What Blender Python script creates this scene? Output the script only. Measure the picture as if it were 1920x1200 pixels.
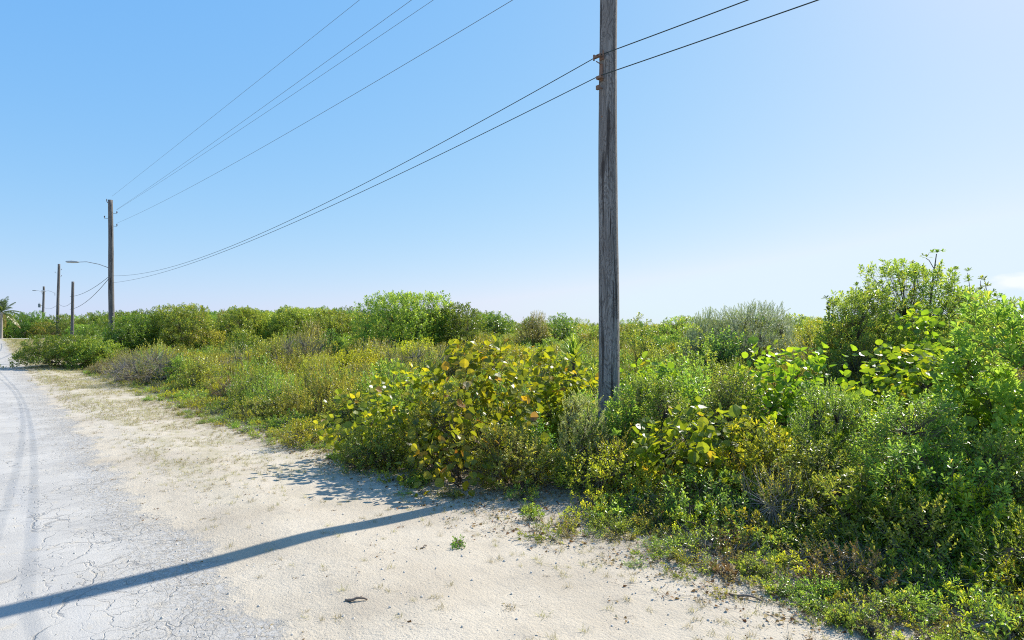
import bpy, math, random
import numpy as np

for o in list(bpy.data.objects):
    bpy.data.objects.remove(o)
S = bpy.context.scene
COL = S.collection
R = math.radians

# ------------------------------------------------------------------ camera
CAM_H = 2.5
FPX, HOR = 1150.0, 622.0            # focal length and horizon row, in pixels of a 1920 wide picture
cd = bpy.data.cameras.new('camera')
cam = bpy.data.objects.new('camera', cd)
COL.objects.link(cam)
cam.location = (0, 0, CAM_H)
cam.rotation_euler = (R(90), 0, 0)
cd.sensor_width = 36
cd.lens = 36 * FPX / 1920
cd.shift_y = (HOR - 600) / 1920
cd.clip_start = 0.05
cd.clip_end = 9000
S.camera = cam

# ------------------------------------------------------------------ light
SUN_AZ, SUN_EL = R(48), R(41.3)        # azimuth clockwise from +Y
sun_dir = np.array([math.sin(SUN_AZ) * math.cos(SUN_EL), math.cos(SUN_AZ) * math.cos(SUN_EL), math.sin(SUN_EL)])
W = bpy.data.worlds.new('World')
S.world = W
W.use_nodes = True
wn, wl = W.node_tree.nodes, W.node_tree.links
wn.clear()
sky = wn.new('ShaderNodeTexSky')
sky.sky_type = 'NISHITA'
sky.sun_disc = False
sky.sun_elevation = SUN_EL
sky.sun_rotation = SUN_AZ
sky.air_density = 1.0
sky.dust_density = 0.5
sky.ozone_density = 2.0
bg = wn.new('ShaderNodeBackground')
bg.inputs[1].default_value = 0.0775
wo = wn.new('ShaderNodeOutputWorld')
# grade the sky towards the pale cyan blue of the photograph (a tone curve per channel)
sp_ = wn.new('ShaderNodeSeparateColor'); cb_ = wn.new('ShaderNodeCombineColor')
wl.new(sky.outputs[0], sp_.inputs[0])
for k_, (p_, b_) in enumerate(((.86, .66), (.46, .26), (.11, .08))):
    m1 = wn.new('ShaderNodeMath'); m1.operation = 'MULTIPLY'; m1.inputs[1].default_value = .051
    m2 = wn.new('ShaderNodeMath'); m2.operation = 'POWER'; m2.inputs[1].default_value = p_
    m3 = wn.new('ShaderNodeMath'); m3.operation = 'MULTIPLY'; m3.inputs[1].default_value = 7.845 * math.exp(b_)
    wl.new(sp_.outputs[k_], m1.inputs[0]); wl.new(m1.outputs[0], m2.inputs[0]); wl.new(m2.outputs[0], m3.inputs[0])
    m4 = wn.new('ShaderNodeMath'); m4.operation = 'MINIMUM'; m4.inputs[1].default_value = (5.9, 6.95, 7.8)[k_]
    wl.new(m3.outputs[0], m4.inputs[0]); wl.new(m4.outputs[0], cb_.inputs[k_])
# one small white cloud low in the sky on the right
tc_ = wn.new('ShaderNodeTexCoord')
vs_ = wn.new('ShaderNodeVectorMath'); vs_.operation = 'SUBTRACT'
vs_.inputs[1].default_value = (0.640, 0.763, 0.062)
wl.new(tc_.outputs['Generated'], vs_.inputs[0])
vm_ = wn.new('ShaderNodeVectorMath'); vm_.operation = 'MULTIPLY'; vm_.inputs[1].default_value = (22, 22, 75)
wl.new(vs_.outputs[0], vm_.inputs[0])
nz_ = wn.new('ShaderNodeTexNoise'); nz_.inputs['Scale'].default_value = 1.6; nz_.inputs['Detail'].default_value = 5
wl.new(vm_.outputs[0], nz_.inputs['Vector'])
ln_ = wn.new('ShaderNodeVectorMath'); ln_.operation = 'LENGTH'
wl.new(vm_.outputs[0], ln_.inputs[0])
ad_ = wn.new('ShaderNodeMath'); ad_.operation = 'ADD'
wl.new(nz_.outputs[0], ad_.inputs[0]); wl.new(ln_.outputs['Value'], ad_.inputs[1])
mr_ = wn.new('ShaderNodeMapRange'); mr_.interpolation_type = 'SMOOTHSTEP'
mr_.inputs[1].default_value = 1.5; mr_.inputs[2].default_value = 0.9
wl.new(ad_.outputs[0], mr_.inputs[0])
cm_ = wn.new('ShaderNodeMix'); cm_.data_type = 'RGBA'
wl.new(mr_.outputs[0], cm_.inputs[0]); wl.new(cb_.outputs[0], cm_.inputs[6])
cm_.inputs[7].default_value = (7.3, 7.7, 7.9, 1)
wl.new(cm_.outputs[2], bg.inputs[0])
wl.new(bg.outputs[0], wo.inputs[0])

sd = bpy.data.lights.new('sun', 'SUN')
sd.energy = 4.9
sd.angle = R(0.53)
sd.color = (1.0, 0.94, 0.84)
sun = bpy.data.objects.new('sun', sd)
COL.objects.link(sun)
sun.rotation_euler = (math.pi / 2 - SUN_EL, 0, math.pi - SUN_AZ)

S.view_settings.view_transform = 'Standard'
S.view_settings.look = 'None'
S.view_settings.exposure = 0.75
S.view_settings.gamma = 1.0
S.cycles.use_denoising = False
S.cycles.filter_width = 1.1
S.cycles.max_bounces = 8
S.cycles.transparent_max_bounces = 8

# ------------------------------------------------------------------ coordinates
# u runs along the road away from the camera, v to its right; the camera stands at u = v = 0
DU = np.array([-0.652, 0.758])
DV = np.array([0.758, 0.652])


def uv(x, y):
    return x * DU[0] + y * DU[1], x * DV[0] + y * DV[1]


def xy(u, v):
    return u * DU[0] + v * DV[0], u * DU[1] + v * DV[1]


def sstep(a, b, x):
    t = np.clip((x - a) / (b - a), 0, 1)
    return t * t * (3 - 2 * t)


_rs = np.random.RandomState(11)
_wv = [(_rs.uniform(0, 6.28), _rs.uniform(0, 6.28)) for _ in range(12)]


def wob(x, y, f):
    s = 0
    for k, (a, p) in enumerate(_wv):
        ff = f * (1 + 0.37 * k)
        s = s + np.sin((x * math.cos(a) + y * math.sin(a)) * ff + p) / (1 + 0.45 * k)
    return s / 3.0


def terrain(u, v):
    u = np.asarray(u, float)
    v = np.asarray(v, float)
    rise = 1.37 * sstep(38, 105, u)
    dune = 0.16 * sstep(5.2, 8.5, v) + 0.55 * sstep(7, 17, v) + 1.35 * sstep(13, 38, v)
    dune = dune - 3.6 * sstep(48, 110, v)
    near = 1 - sstep(10, 60, np.abs(u)) * 0.35
    z = rise + dune * near
    z = z + 0.20 * wob(u, v, 0.35) * sstep(6.5, 16, v)
    verge = sstep(1.6, 2.6, v) * (1 - sstep(7, 9, v))
    z = z + verge * (0.02 * wob(u, v, 1.3) + 0.015 + 0.035 * np.exp(-((v - 3.0) / 0.7) ** 2))
    z = z - 2.0 * sstep(160, 400, u) - 1.5 * sstep(300, 900, np.abs(v))
    return z


def ground(x, y):
    return float(terrain(*uv(x, y)))


# ------------------------------------------------------------------ object helpers
def link(o, parent=None):
    COL.objects.link(o)
    if parent is not None:
        o.parent = parent
    return o


def tag(o, label=None, cat=None, group=None, kind=None):
    if label: o['label'] = label
    if cat: o['category'] = cat
    if group: o['group'] = group
    if kind: o['kind'] = kind
    return o


def thing(name, label, cat, loc=(0, 0, 0), rz=0, group=None):
    o = bpy.data.objects.new(name, None)
    o.empty_display_size = 0.2
    o.location = loc
    o.rotation_euler = (0, 0, rz)
    link(o)
    return tag(o, label, cat, group)


class Geo:
    """collects vertices, faces (all stored as loops), one float per vertex and a material index"""
    def __init__(s):
        s.v, s.f, s.t, s.m, s.uv = [], [], [], [], []
        s.n = 0

    def add(s, verts, faces, tint=0.5, mat=0):
        verts = np.asarray(verts, float).reshape(-1, 3)
        n = len(verts)
        t = np.broadcast_to(np.asarray(tint, float), (n,))
        for f in (faces if isinstance(faces, list) else [faces]):
            f = np.asarray(f, np.int64)
            s.f.append(f + s.n)
            s.m.append(np.full(len(f), mat, np.int32))
        s.v.append(verts)
        s.t.append(t)
        s.n += n
        return s

    def merge(s, g):
        for f, m in zip(g.f, g.m):
            s.f.append(f + s.n)
            s.m.append(m)
        s.v += g.v
        s.t += g.t
        s.n += g.n
        return s

    def mesh(s, name, mats, smooth=False, extra_pts=None):
        me = bpy.data.meshes.new(name)
        V = np.concatenate(s.v) if s.v else np.zeros((0, 3))
        T = np.concatenate(s.t) if s.t else np.zeros(0)
        if extra_pts is not None:
            V = np.concatenate([V, extra_pts])
            T = np.concatenate([T, np.zeros(len(extra_pts))])
        loops = np.concatenate([f.ravel() for f in s.f]).astype(np.int32)
        sizes = np.concatenate([np.full(len(f), f.shape[1], np.int32) for f in s.f])
        me.vertices.add(len(V))
        me.vertices.foreach_set('co', V.astype(np.float32).ravel())
        me.loops.add(len(loops))
        me.loops.foreach_set('vertex_index', loops)
        me.polygons.add(len(sizes))
        me.polygons.foreach_set('loop_start', np.concatenate([[0], np.cumsum(sizes)[:-1]]).astype(np.int32))
        me.polygons.foreach_set('loop_total', sizes)
        me.polygons.foreach_set('material_index', np.concatenate(s.m))
        me.polygons.foreach_set('use_smooth', np.full(len(sizes), smooth))
        me.update(calc_edges=True)
        a = me.attributes.new('tint', 'FLOAT', 'POINT')
        a.data.foreach_set('value', T.astype(np.float32))
        for m in (mats if isinstance(mats, (list, tuple)) else [mats]):
            me.materials.append(m)
        return me

    def obj(s, name, mats, parent=None, smooth=False):
        return link(bpy.data.objects.new(name, s.mesh(name, mats, smooth)), parent)


def norm(a):
    return a / np.maximum(np.linalg.norm(a, axis=-1, keepdims=True), 1e-9)


def frame(ax):
    """two unit vectors perpendicular to each axis"""
    h = np.where(np.abs(ax[:, 2:3]) < 0.9, np.array([[0, 0, 1.0]]), np.array([[1.0, 0, 0]]))
    a = norm(np.cross(h, ax))
    return a, np.cross(ax, a)


def rods(g, P0, P1, r0, r1, k=3, tint=0.5, mat=0):
    P0, P1 = np.asarray(P0, float).reshape(-1, 3), np.asarray(P1, float).reshape(-1, 3)
    n = len(P0)
    if n == 0: return g
    r0 = np.broadcast_to(np.asarray(r0, float), (n,)); r1 = np.broadcast_to(np.asarray(r1, float), (n,))
    a, b = frame(norm(P1 - P0))
    ph = np.arange(k) * 2 * math.pi / k
    ring = a[:, None] * np.cos(ph)[None, :, None] + b[:, None] * np.sin(ph)[None, :, None]
    V = np.stack([P0[:, None] + ring * r0[:, None, None], P1[:, None] + ring * r1[:, None, None]], 1).reshape(-1, 3)
    i = np.arange(k); j = (i + 1) % k
    q = np.stack([i, j, j + k, i + k], 1)
    F = (q[None] + (np.arange(n) * 2 * k)[:, None, None]).reshape(-1, 4)
    t = np.repeat(np.broadcast_to(np.asarray(tint, float), (n,)), 2 * k)
    return g.add(V, F, t, mat)


def tube(g, pts, r, k=8, tint=0.5, mat=0, cap=True):
    """one continuous tube through a list of points"""
    pts = np.asarray(pts, float)
    n = len(pts)
    r = np.broadcast_to(np.asarray(r, float), (n,))
    d = np.gradient(pts, axis=0)
    d = norm(d)
    a, b = frame(d)
    for i in range(1, n):                       # keep the rings from twisting
        p = a[i - 1] - d[i] * np.dot(a[i - 1], d[i])
        a[i] = p / max(np.linalg.norm(p), 1e-9)
        b[i] = np.cross(d[i], a[i])
    ph = np.arange(k) * 2 * math.pi / k
    V = pts[:, None] + (a[:, None] * np.cos(ph)[None, :, None] + b[:, None] * np.sin(ph)[None, :, None]) * r[:, None, None]
    i = np.arange(k); j = (i + 1) % k
    q = np.stack([i, j, j + k, i + k], 1)
    F = (q[None] + (np.arange(n - 1) * k)[:, None, None]).reshape(-1, 4)
    fs = [F]
    if cap:
        fs += [np.array([list(range(k - 1, -1, -1))]), np.array([[(n - 1) * k + x for x in range(k)]])]
    return g.add(V.reshape(-1, 3), fs, tint, mat)


def box(g, c, s, rz=0, mat=0):
    x, y, z = [q / 2 for q in s]
    V = np.array([[sx * x, sy * y, sz * z] for sz in (-1, 1) for sy in (-1, 1) for sx in (-1, 1)])
    ca, sa = math.cos(rz), math.sin(rz)
    V = np.stack([V[:, 0] * ca - V[:, 1] * sa, V[:, 0] * sa + V[:, 1] * ca, V[:, 2]], 1) + np.asarray(c, float)
    F = np.array([[0, 2, 3, 1], [4, 5, 7, 6], [0, 1, 5, 4], [2, 6, 7, 3], [0, 4, 6, 2], [1, 3, 7, 5]])
    return g.add(V, F, 0.5, mat)


# ------------------------------------------------------------------ materials
class NT:
    def __init__(s, name):
        s.mat = bpy.data.materials.new(name)
        s.mat.use_nodes = True
        s.t = s.mat.node_tree
        s.t.nodes.clear()
        s.out = s.t.nodes.new('ShaderNodeOutputMaterial')

    def n(s, typ, **kw):
        x = s.t.nodes.new(typ)
        for k, v in kw.items():
            if k.startswith('i_'):
                key = k[2:]
                x.inputs[int(key) if key.isdigit() else key].default_value = v
            else:
                setattr(x, k, v)
        return x

    def l(s, a, b):
        s.t.links.new(a, b)

    def put(s, a, b):
        if isinstance(a, (int, float)): b.default_value = a
        elif isinstance(a, tuple): b.default_value = a
        else: s.l(a, b)

    def math(s, op, a, b=0.0, clamp=False):
        m = s.n('ShaderNodeMath', operation=op, use_clamp=clamp)
        s.put(a, m.inputs[0]); s.put(b, m.inputs[1])
        return m.outputs[0]

    def ramp(s, fac, stops, interp='LINEAR'):
        r = s.n('ShaderNodeValToRGB')
        r.color_ramp.interpolation = interp
        el = r.color_ramp.elements
        el[0].position, el[0].color = stops[0][0], (*stops[0][1], 1)
        el[1].position, el[1].color = stops[-1][0], (*stops[-1][1], 1)
        for p, c in stops[1:-1]:
            e = el.new(p)
            e.color = (*c, 1)
        s.l(fac, r.inputs[0])
        return r.outputs[0]

    def step(s, fac, a, b):
        m = s.n('ShaderNodeMapRange', interpolation_type='SMOOTHSTEP')
        m.inputs[1].default_value = a; m.inputs[2].default_value = b
        s.l(fac, m.inputs[0])
        return m.outputs[0]

    def mix(s, fac, a, b, mode='MIX'):
        m = s.n('ShaderNodeMix', data_type='RGBA', blend_type=mode)
        s.put(fac, m.inputs[0])
        for v, k in ((a, 6), (b, 7)):
            if isinstance(v, tuple): m.inputs[k].default_value = (*v, 1) if len(v) == 3 else v
            else: s.l(v, m.inputs[k])
        return m.outputs[2]

    def noise(s, vec, scale, detail=4, rough=0.55, dist=0.0):
        x = s.n('ShaderNodeTexNoise')
        x.inputs['Scale'].default_value = scale
        x.inputs['Detail'].default_value = detail
        x.inputs['Roughness'].default_value = rough
        x.inputs['Distortion'].default_value = dist
        if vec is not None: s.l(vec, x.inputs['Vector'])
        return x.outputs[0]

    def scaled(s, vec, sc):
        m = s.n('ShaderNodeMapping')
        m.inputs['Scale'].default_value = sc
        s.l(vec, m.inputs[0])
        return m.outputs[0]

    def surf(s, color, rough=0.8, spec=0.3, bump=None, bstr=0.3, bdist=0.02, metal=0.0):
        p = s.n('ShaderNodeBsdfPrincipled')
        s.put(color if not isinstance(color, tuple) else (*color, 1), p.inputs['Base Color'])
        s.put(rough, p.inputs['Roughness'])
        p.inputs['Specular IOR Level'].default_value = spec
        p.inputs['Metallic'].default_value = metal
        if bump is not None:
            b = s.n('ShaderNodeBump')
            b.inputs['Strength'].default_value = bstr
            b.inputs['Distance'].default_value = bdist
            s.l(bump, b.inputs['Height'])
            s.l(b.outputs[0], p.inputs['Normal'])
        s.l(p.outputs[0], s.out.inputs[0])
        return s.mat


def leaf_mat(name, stops, trans=0.42, rough=0.34, spec=0.6, var=0.5, blotch=False):
    m = NT(name)
    a = m.n('ShaderNodeAttribute', attribute_name='tint')
    col = m.ramp(a.outputs['Fac'], stops)
    oi = m.n('ShaderNodeObjectInfo')
    h = m.n('ShaderNodeHueSaturation')
    m.l(m.math('ADD', m.math('MULTIPLY', oi.outputs['Random'], 0.05), 0.482), h.inputs['Hue'])
    m.l(m.math('ADD', m.math('MULTIPLY', oi.outputs['Random'], var), 1 - var / 2), h.inputs['Value'])
    m.l(col, h.inputs['Color'])
    c = h.outputs[0]
    if blotch:
        tc = m.n('ShaderNodeTexCoord').outputs['Object']
        c = m.mix(m.math('MULTIPLY', m.step(m.noise(tc, 16, 4, .6), .35, .65), .30), c, (.10, .13, .02))
        c = m.mix(m.math('MULTIPLY', m.step(m.noise(tc, 30, 3, .6), .66, .74), .6), c, (.17, .085, .03))
    p = m.n('ShaderNodeBsdfPrincipled')
    m.l(c, p.inputs['Base Color'])
    p.inputs['Roughness'].default_value = rough
    p.inputs['Specular IOR Level'].default_value = spec
    t = m.n('ShaderNodeBsdfTranslucent')
    g = m.n('ShaderNodeGamma', i_1=0.86)
    m.l(c, g.inputs[0])
    m.l(m.mix(1.0, g.outputs[0], (1.35, 1.28, 0.5) if blotch else (1.55, 1.45, 0.75), 'MULTIPLY'), t.inputs[0])
    x = m.n('ShaderNodeMixShader', i_0=trans)
    m.l(p.outputs[0], x.inputs[1]); m.l(t.outputs[0], x.inputs[2])
    m.l(x.outputs[0], m.out.inputs[0])
    return m.mat


DRY = (0.42, 0.34, 0.21)
M = {}
M['grape_yellow'] = leaf_mat('sea_grape_leaf_yellowing', [(0, (0.090, 0.140, 0.016)), (.35, (0.190, 0.250, 0.018)), (.60, (0.360, 0.380, 0.020)), (.86, (0.500, 0.430, 0.020)), (.93, (0.550, 0.330, 0.025)), (.965, (0.360, 0.150, 0.030)), (1, (0.550, 0.480, 0.300))], 0.55, .38, blotch=True)
M['grape_green'] = leaf_mat('sea_grape_leaf', [(0, (0.065, 0.130, 0.014)), (.40, (0.170, 0.260, 0.018)), (.75, (0.340, 0.420, 0.022)), (.94, (0.450, 0.440, 0.023)), (.98, (0.550, 0.360, 0.027)), (1, (0.550, 0.420, 0.250))], 0.55, .36, blotch=True)
M['naupaka'] = leaf_mat('naupaka_leaf', [(0, (.075, .135, .026)), (.5, (.19, .275, .042)), (.88, (.34, .41, .06)), (.97, (.45, .40, .05)), (1, (.5, .36, .13))], 0.52, .34, .5)
M['bright'] = leaf_mat('bright_leaf', [(0, (.080, .145, .028)), (.5, (.19, .285, .042)), (.9, (.35, .43, .06)), (.97, (.42, .34, .06)), (1, (.42, .24, .09))], 0.55)
M['olive'] = leaf_mat('olive_leaf', [(0, (0.128, 0.142, 0.030)), (.5, (0.270, 0.277, 0.041)), (.85, (0.432, 0.392, 0.054)), (.95, (0.446, 0.311, 0.095)), (1, (0.365, 0.189, 0.081))], 0.5)
M['lime'] = leaf_mat('lime_leaf', [(0, (0.150, 0.175, 0.018)), (.5, (0.338, 0.362, 0.022)), (.9, (0.525, 0.475, 0.030)), (1, (0.525, 0.350, 0.062))], 0.55)
M['silver'] = leaf_mat('silver_leaf', [(0, (0.192, 0.273, 0.135)), (.6, (0.381, 0.463, 0.246)), (1, (0.550, 0.550, 0.417))], .22, .55)
M['pale'] = leaf_mat('pale_leaf', [(0, (.20, .24, .09)), (.6, (.36, .40, .15)), (1, (.48, .50, .26))], .52, .5)
M['dark'] = leaf_mat('dark_leaf', [(0, (0.047, 0.101, 0.018)), (.6, (0.115, 0.203, 0.024)), (.95, (0.243, 0.311, 0.032)), (1, (0.297, 0.270, 0.068))], 0.45)
M['rust'] = leaf_mat('rusty_leaf', [(0, (.13, .13, .03)), (.45, (.24, .20, .05)), (.75, (.32, .20, .07)), (.9, (.22, .22, .05)), (1, (.36, .20, .08))], .3)
M['dryleaf'] = leaf_mat('dry_leaf', [(0, (.10, .055, .03)), (.4, (.24, .13, .06)), (.7, (.34, .24, .14)), (1, (.50, .44, .34))], .2, .7, .2)
M['straw'] = leaf_mat('straw', [(0, (.16, .14, .06)), (.5, (.28, .25, .11)), (1, (.42, .37, .22))], .3, .7, .2)
M['palm'] = leaf_mat('palm_leaf', [(0, (0.058, 0.130, 0.026)), (.7, (0.130, 0.216, 0.038)), (.85, (0.360, 0.288, 0.091)), (1, (0.408, 0.264, 0.108))], .35)

m = NT('twig_bark')
a_ = m.n('ShaderNodeAttribute', attribute_name='tint')
M['twig'] = m.surf(m.ramp(a_.outputs['Fac'], [(0, (.03, .024, .018)), (.5, (.085, .066, .05)), (1, (.20, .17, .135))]), .85, .2)
m = NT('dead_twig')
a_ = m.n('ShaderNodeAttribute', attribute_name='tint')
M['deadtwig'] = m.surf(m.ramp(a_.outputs['Fac'], [(0, (.09, .075, .06)), (1, (.34, .31, .27))]), .9, .2)


def wood_mat(name, base=1.0, knots=True):
    m = NT(name)
    tc = m.n('ShaderNodeTexCoord').outputs['Object']
    st = m.scaled(tc, (1, 1, 0.16))
    n1 = m.noise(m.scaled(tc, (1, 1, 0.30)), 4.2, 3, .5, .9)
    rings = m.math('SINE', m.math('MULTIPLY', n1, 95.0))
    fine = m.noise(m.scaled(tc, (1, 1, 0.03)), 60, 4, .65)
    big = m.noise(m.scaled(tc, (1, 1, 0.35)), 1.7, 3, .5)
    col = m.ramp(fine, [(.25, (.10 * base, .092 * base, .085 * base)), (.5, (.25 * base, .235 * base, .22 * base)), (.75, (.40 * base, .38 * base, .36 * base))])
    rr = m.step(rings, 0.2, 0.95)
    col = m.mix(m.math('MULTIPLY', rr, .55), col, (.055, .046, .042))
    col = m.mix(m.math('MULTIPLY', m.step(big, .42, .66), .45), col, (.12 * base, .10 * base, .09 * base))
    vor = m.n('ShaderNodeTexVoronoi', i_Scale=1.35)
    m.l(m.scaled(tc, (1.6, 1.6, 0.8)), vor.inputs['Vector'])
    kn = m.step(vor.outputs['Distance'], .10, .04)
    col = m.mix(m.math('MULTIPLY', kn, .8), col, (.03, .025, .022))
    crack = m.step(m.noise(m.scaled(tc, (1, 1, .05)), 14, 2, .4), .60, .68)
    col = m.mix(m.math('MULTIPLY', crack, .75), col, (.028, .022, .02))
    hgt = m.math('SUBTRACT', m.math('SUBTRACT', fine, m.math('MULTIPLY', rr, .25)), m.math('MULTIPLY', crack, .9))
    return m.surf(col, .9, .15, hgt, .8, .012)


M['pole'] = wood_mat('weathered_pole_wood', 0.98)
M['pole_far'] = wood_mat('dark_pole_wood', 0.75)


def simple(name, col, rough=.6, spec=.4, metal=0.0, sc=30, amt=.3):
    m = NT(name)
    tc = m.n('ShaderNodeTexCoord').outputs['Object']
    n = m.noise(tc, sc, 4)
    c = m.mix(m.math('MULTIPLY', n, amt * 2, True), col, tuple(q * .45 for q in col))
    return m.surf(c, rough, spec, n, .2, .004, metal)


M['steel'] = simple('galvanised_steel', (.42, .42, .41), .5, .5, .5)
M['rustmetal'] = simple('rusty_steel', (.23, .14, .10), .8, .3)
M['black'] = simple('black_rubber', (.03, .032, .035), .6, .4)
M['cable'] = simple('cable_sheath', (.035, .05, .045), .55, .4)
M['wire'] = simple('bare_wire', (.16, .17, .18), .5, .5, .3)
M['porcelain'] = simple('brown_porcelain', (.16, .10, .085), .3, .5)
M['greypaint'] = simple('grey_paint', (.30, .33, .33), .5, .4)
M['lamphead'] = simple('lamp_housing', (.5, .52, .52), .4, .5)
M['palmtrunk'] = simple('palm_trunk', (.42, .38, .32), .9, .2, 0, 12, .5)
M['pebble'] = simple('pebble', (.66, .62, .55), .9, .2, 0, 20, .5)
M['stick'] = simple('dead_stick', (.24, .19, .15), .9, .2)

# ground: pale coral sand, dry grass and litter where they lie, in metres of (u, v)
def uvnode(m):
    x = m.n('ShaderNodeUVMap', uv_map='metres')
    sp = m.n('ShaderNodeSeparateXYZ')
    m.l(x.outputs[0], sp.inputs[0])
    return x.outputs[0], sp.outputs[0], sp.outputs[1]


def sand_color(m, P, u, v):
    n0 = m.noise(P, 0.55, 5, .6)
    n1 = m.noise(P, 3.1, 6, .6)
    n2 = m.noise(P, 38, 4, .7)
    c = m.ramp(n0, [(.3, (0.374, 0.321, 0.248)), (.5, (0.462, 0.404, 0.318)), (.7, (0.519, 0.462, 0.373))])
    c = m.mix(m.math('MULTIPLY', m.step(n1, .50, .72), .45), c, (.33, .30, .25))
    c = m.mix(m.math('MULTIPLY', m.step(n2, .56, .74), .5), c, (.30, .265, .22))
    c = m.mix(m.math('MULTIPLY', m.step(n2, .40, .28), .55), c, (.55, .52, .465))
    vo = m.n('ShaderNodeTexVoronoi', i_Scale=26.0)
    m.l(P, vo.inputs['Vector'])
    sp = m.math('MULTIPLY', m.step(vo.outputs['Distance'], .17, .10), m.step(m.noise(P, 1.7, 3), .46, .62))
    c = m.mix(m.math('MULTIPLY', sp, .6), c, (.20, .17, .135))
    n3 = m.noise(P, 13, 5, .75)
    c = m.mix(m.math('MULTIPLY', m.step(n3, .54, .70), .5), c, (.34, .29, .225))
    hgt = m.math('ADD', m.math('ADD', m.math('MULTIPLY', n1, 1.6), m.math('ADD', n2, n3)), m.math('MULTIPLY', sp, .5))
    return c, hgt


def ground_mat():
    m = NT('coral_sand_ground')
    P, u, v = uvnode(m)
    c, hgt = sand_color(m, P, u, v)
    wn_ = m.noise(P, 1.1, 5, .65)
    vv = m.math('ADD', v, m.math('MULTIPLY', m.math('SUBTRACT', wn_, .5), 2.4))
    # dry trodden grass band along the verge, further on
    gb = m.math('MULTIPLY', m.step(m.noise(P, 1.6, 6, .7), .42, .62), m.math('MULTIPLY', m.step(u, 6, 16), m.math('MULTIPLY', m.step(v, 1.9, 2.8), m.step(v, 5.6, 4.4))))
    c = m.mix(m.math('MULTIPLY', gb, .45), c, (.30, .27, .15))
    far = m.math('MULTIPLY', m.step(u, 55, 80), m.step(v, 1.6, 2.6))
    c = m.mix(m.math('MULTIPLY', far, .75), c, (.25, .24, .10))
    # leaf litter and humus among the bushes
    lt = m.step(vv, 5.2, 7.0)
    c2 = m.mix(m.step(m.noise(P, 9, 5, .7), .4, .62), (.27, .235, .19), (.11, .085, .062))
    c = m.mix(m.math('MULTIPLY', lt, .9), c, c2)
    return m.surf(c, .95, .1, hgt, .62, .024)


def road_mat():
    m = NT('worn_asphalt')
    P, u, v = uvnode(m)
    n0 = m.noise(P, 0.8, 5, .6)
    n1 = m.noise(P, 55, 4, .75)
    n2 = m.noise(P, 4.0, 6, .6)
    # stretched along the lane
    ln = m.noise(m.scaled(P, (0.06, 1.1, 1)), 1.6, 4, .55)
    c = m.ramp(n0, [(.3, (0.340, 0.325, 0.303)), (.52, (0.412, 0.392, 0.360)), (.72, (0.469, 0.445, 0.407))])
    c = m.mix(m.math('MULTIPLY', m.step(ln, .45, .65), .3), c, (.34, .345, .355))
    c = m.mix(m.math('MULTIPLY', m.step(n1, .53, .70), .5), c, (.27, .267, .26))
    c = m.mix(m.math('MULTIPLY', m.step(n1, .44, .32), .6), c, (.50, .49, .475))
    # cracks
    w1 = m.n('ShaderNodeTexNoise', i_Scale=1.7, i_Detail=5.0)
    m.l(P, w1.inputs['Vector'])
    va = m.n('ShaderNodeVectorMath', operation='MULTIPLY_ADD')
    m.l(w1.outputs['Color'], va.inputs[0]); va.inputs[1].default_value = (.9, .9, 0); m.l(P, va.inputs[2])
    vo = m.n('ShaderNodeTexVoronoi', feature='DISTANCE_TO_EDGE', i_Scale=4.2)
    m.l(va.outputs[0], vo.inputs['Vector'])
    vo2 = m.n('ShaderNodeTexVoronoi', feature='DISTANCE_TO_EDGE', i_Scale=.75)
    m.l(va.outputs[0], vo2.inputs['Vector'])
    edgeband = m.math('MULTIPLY', m.step(v, -.3, 1.0), m.step(m.noise(P, .7, 3), .38, .55))
    oldband = m.math('MULTIPLY', m.step(v, -1.2, -1.7), m.step(m.noise(P, .5, 3), .46, .62))
    cm = m.math('MAXIMUM', edgeband, oldband)
    cr = m.math('MULTIPLY', m.step(vo.outputs['Distance'], .030, .006), cm)
    cr2 = m.math('MULTIPLY', m.step(vo2.outputs['Distance'], .014, .003), m.step(m.noise(P, 1.2, 3), .42, .52))
    cr = m.math('MAXIMUM', cr, cr2)
    c = m.mix(m.math('MULTIPLY', m.math('MULTIPLY', cr, m.step(n1, .25, .55)), .5), c, (.15, .142, .13))
    # sand washed over the edge
    sc, sh = sand_color(m, P, u, v)
    ee = m.math('ADD', v, m.math('MULTIPLY', m.math('SUBTRACT', m.noise(P, .9, 9, .72), .5), 2.3))
    ragged = m.step(ee, 1.60, 2.0)
    crumb = m.math('MULTIPLY', m.step(ee, .8, 1.8), m.step(m.noise(P, 17, 5, .75), .47, .60))
    sand = m.math('MAXIMUM', m.math('MAXIMUM', ragged, m.math('MULTIPLY', crumb, .8)), m.step(v, 2.1, 2.4))
    patch = m.math('MULTIPLY', m.step(n2, .56, .70), .5)
    c = m.mix(m.math('MAXIMUM', sand, patch), c, sc)
    hgt = m.math('SUBTRACT', m.math('ADD', n1, m.math('MULTIPLY', n2, .6)), m.math('MULTIPLY', cr, 1.2))
    hm = m.n('ShaderNodeMix', data_type='FLOAT')
    m.l(sand, hm.inputs[0]); m.l(m.math('MULTIPLY', hgt, .55), hm.inputs[2]); m.l(sh, hm.inputs[3])
    return m.surf(c, .94, .12, hm.outputs[0], .62, .024)


M['ground'] = ground_mat()
M['road'] = road_mat()


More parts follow.
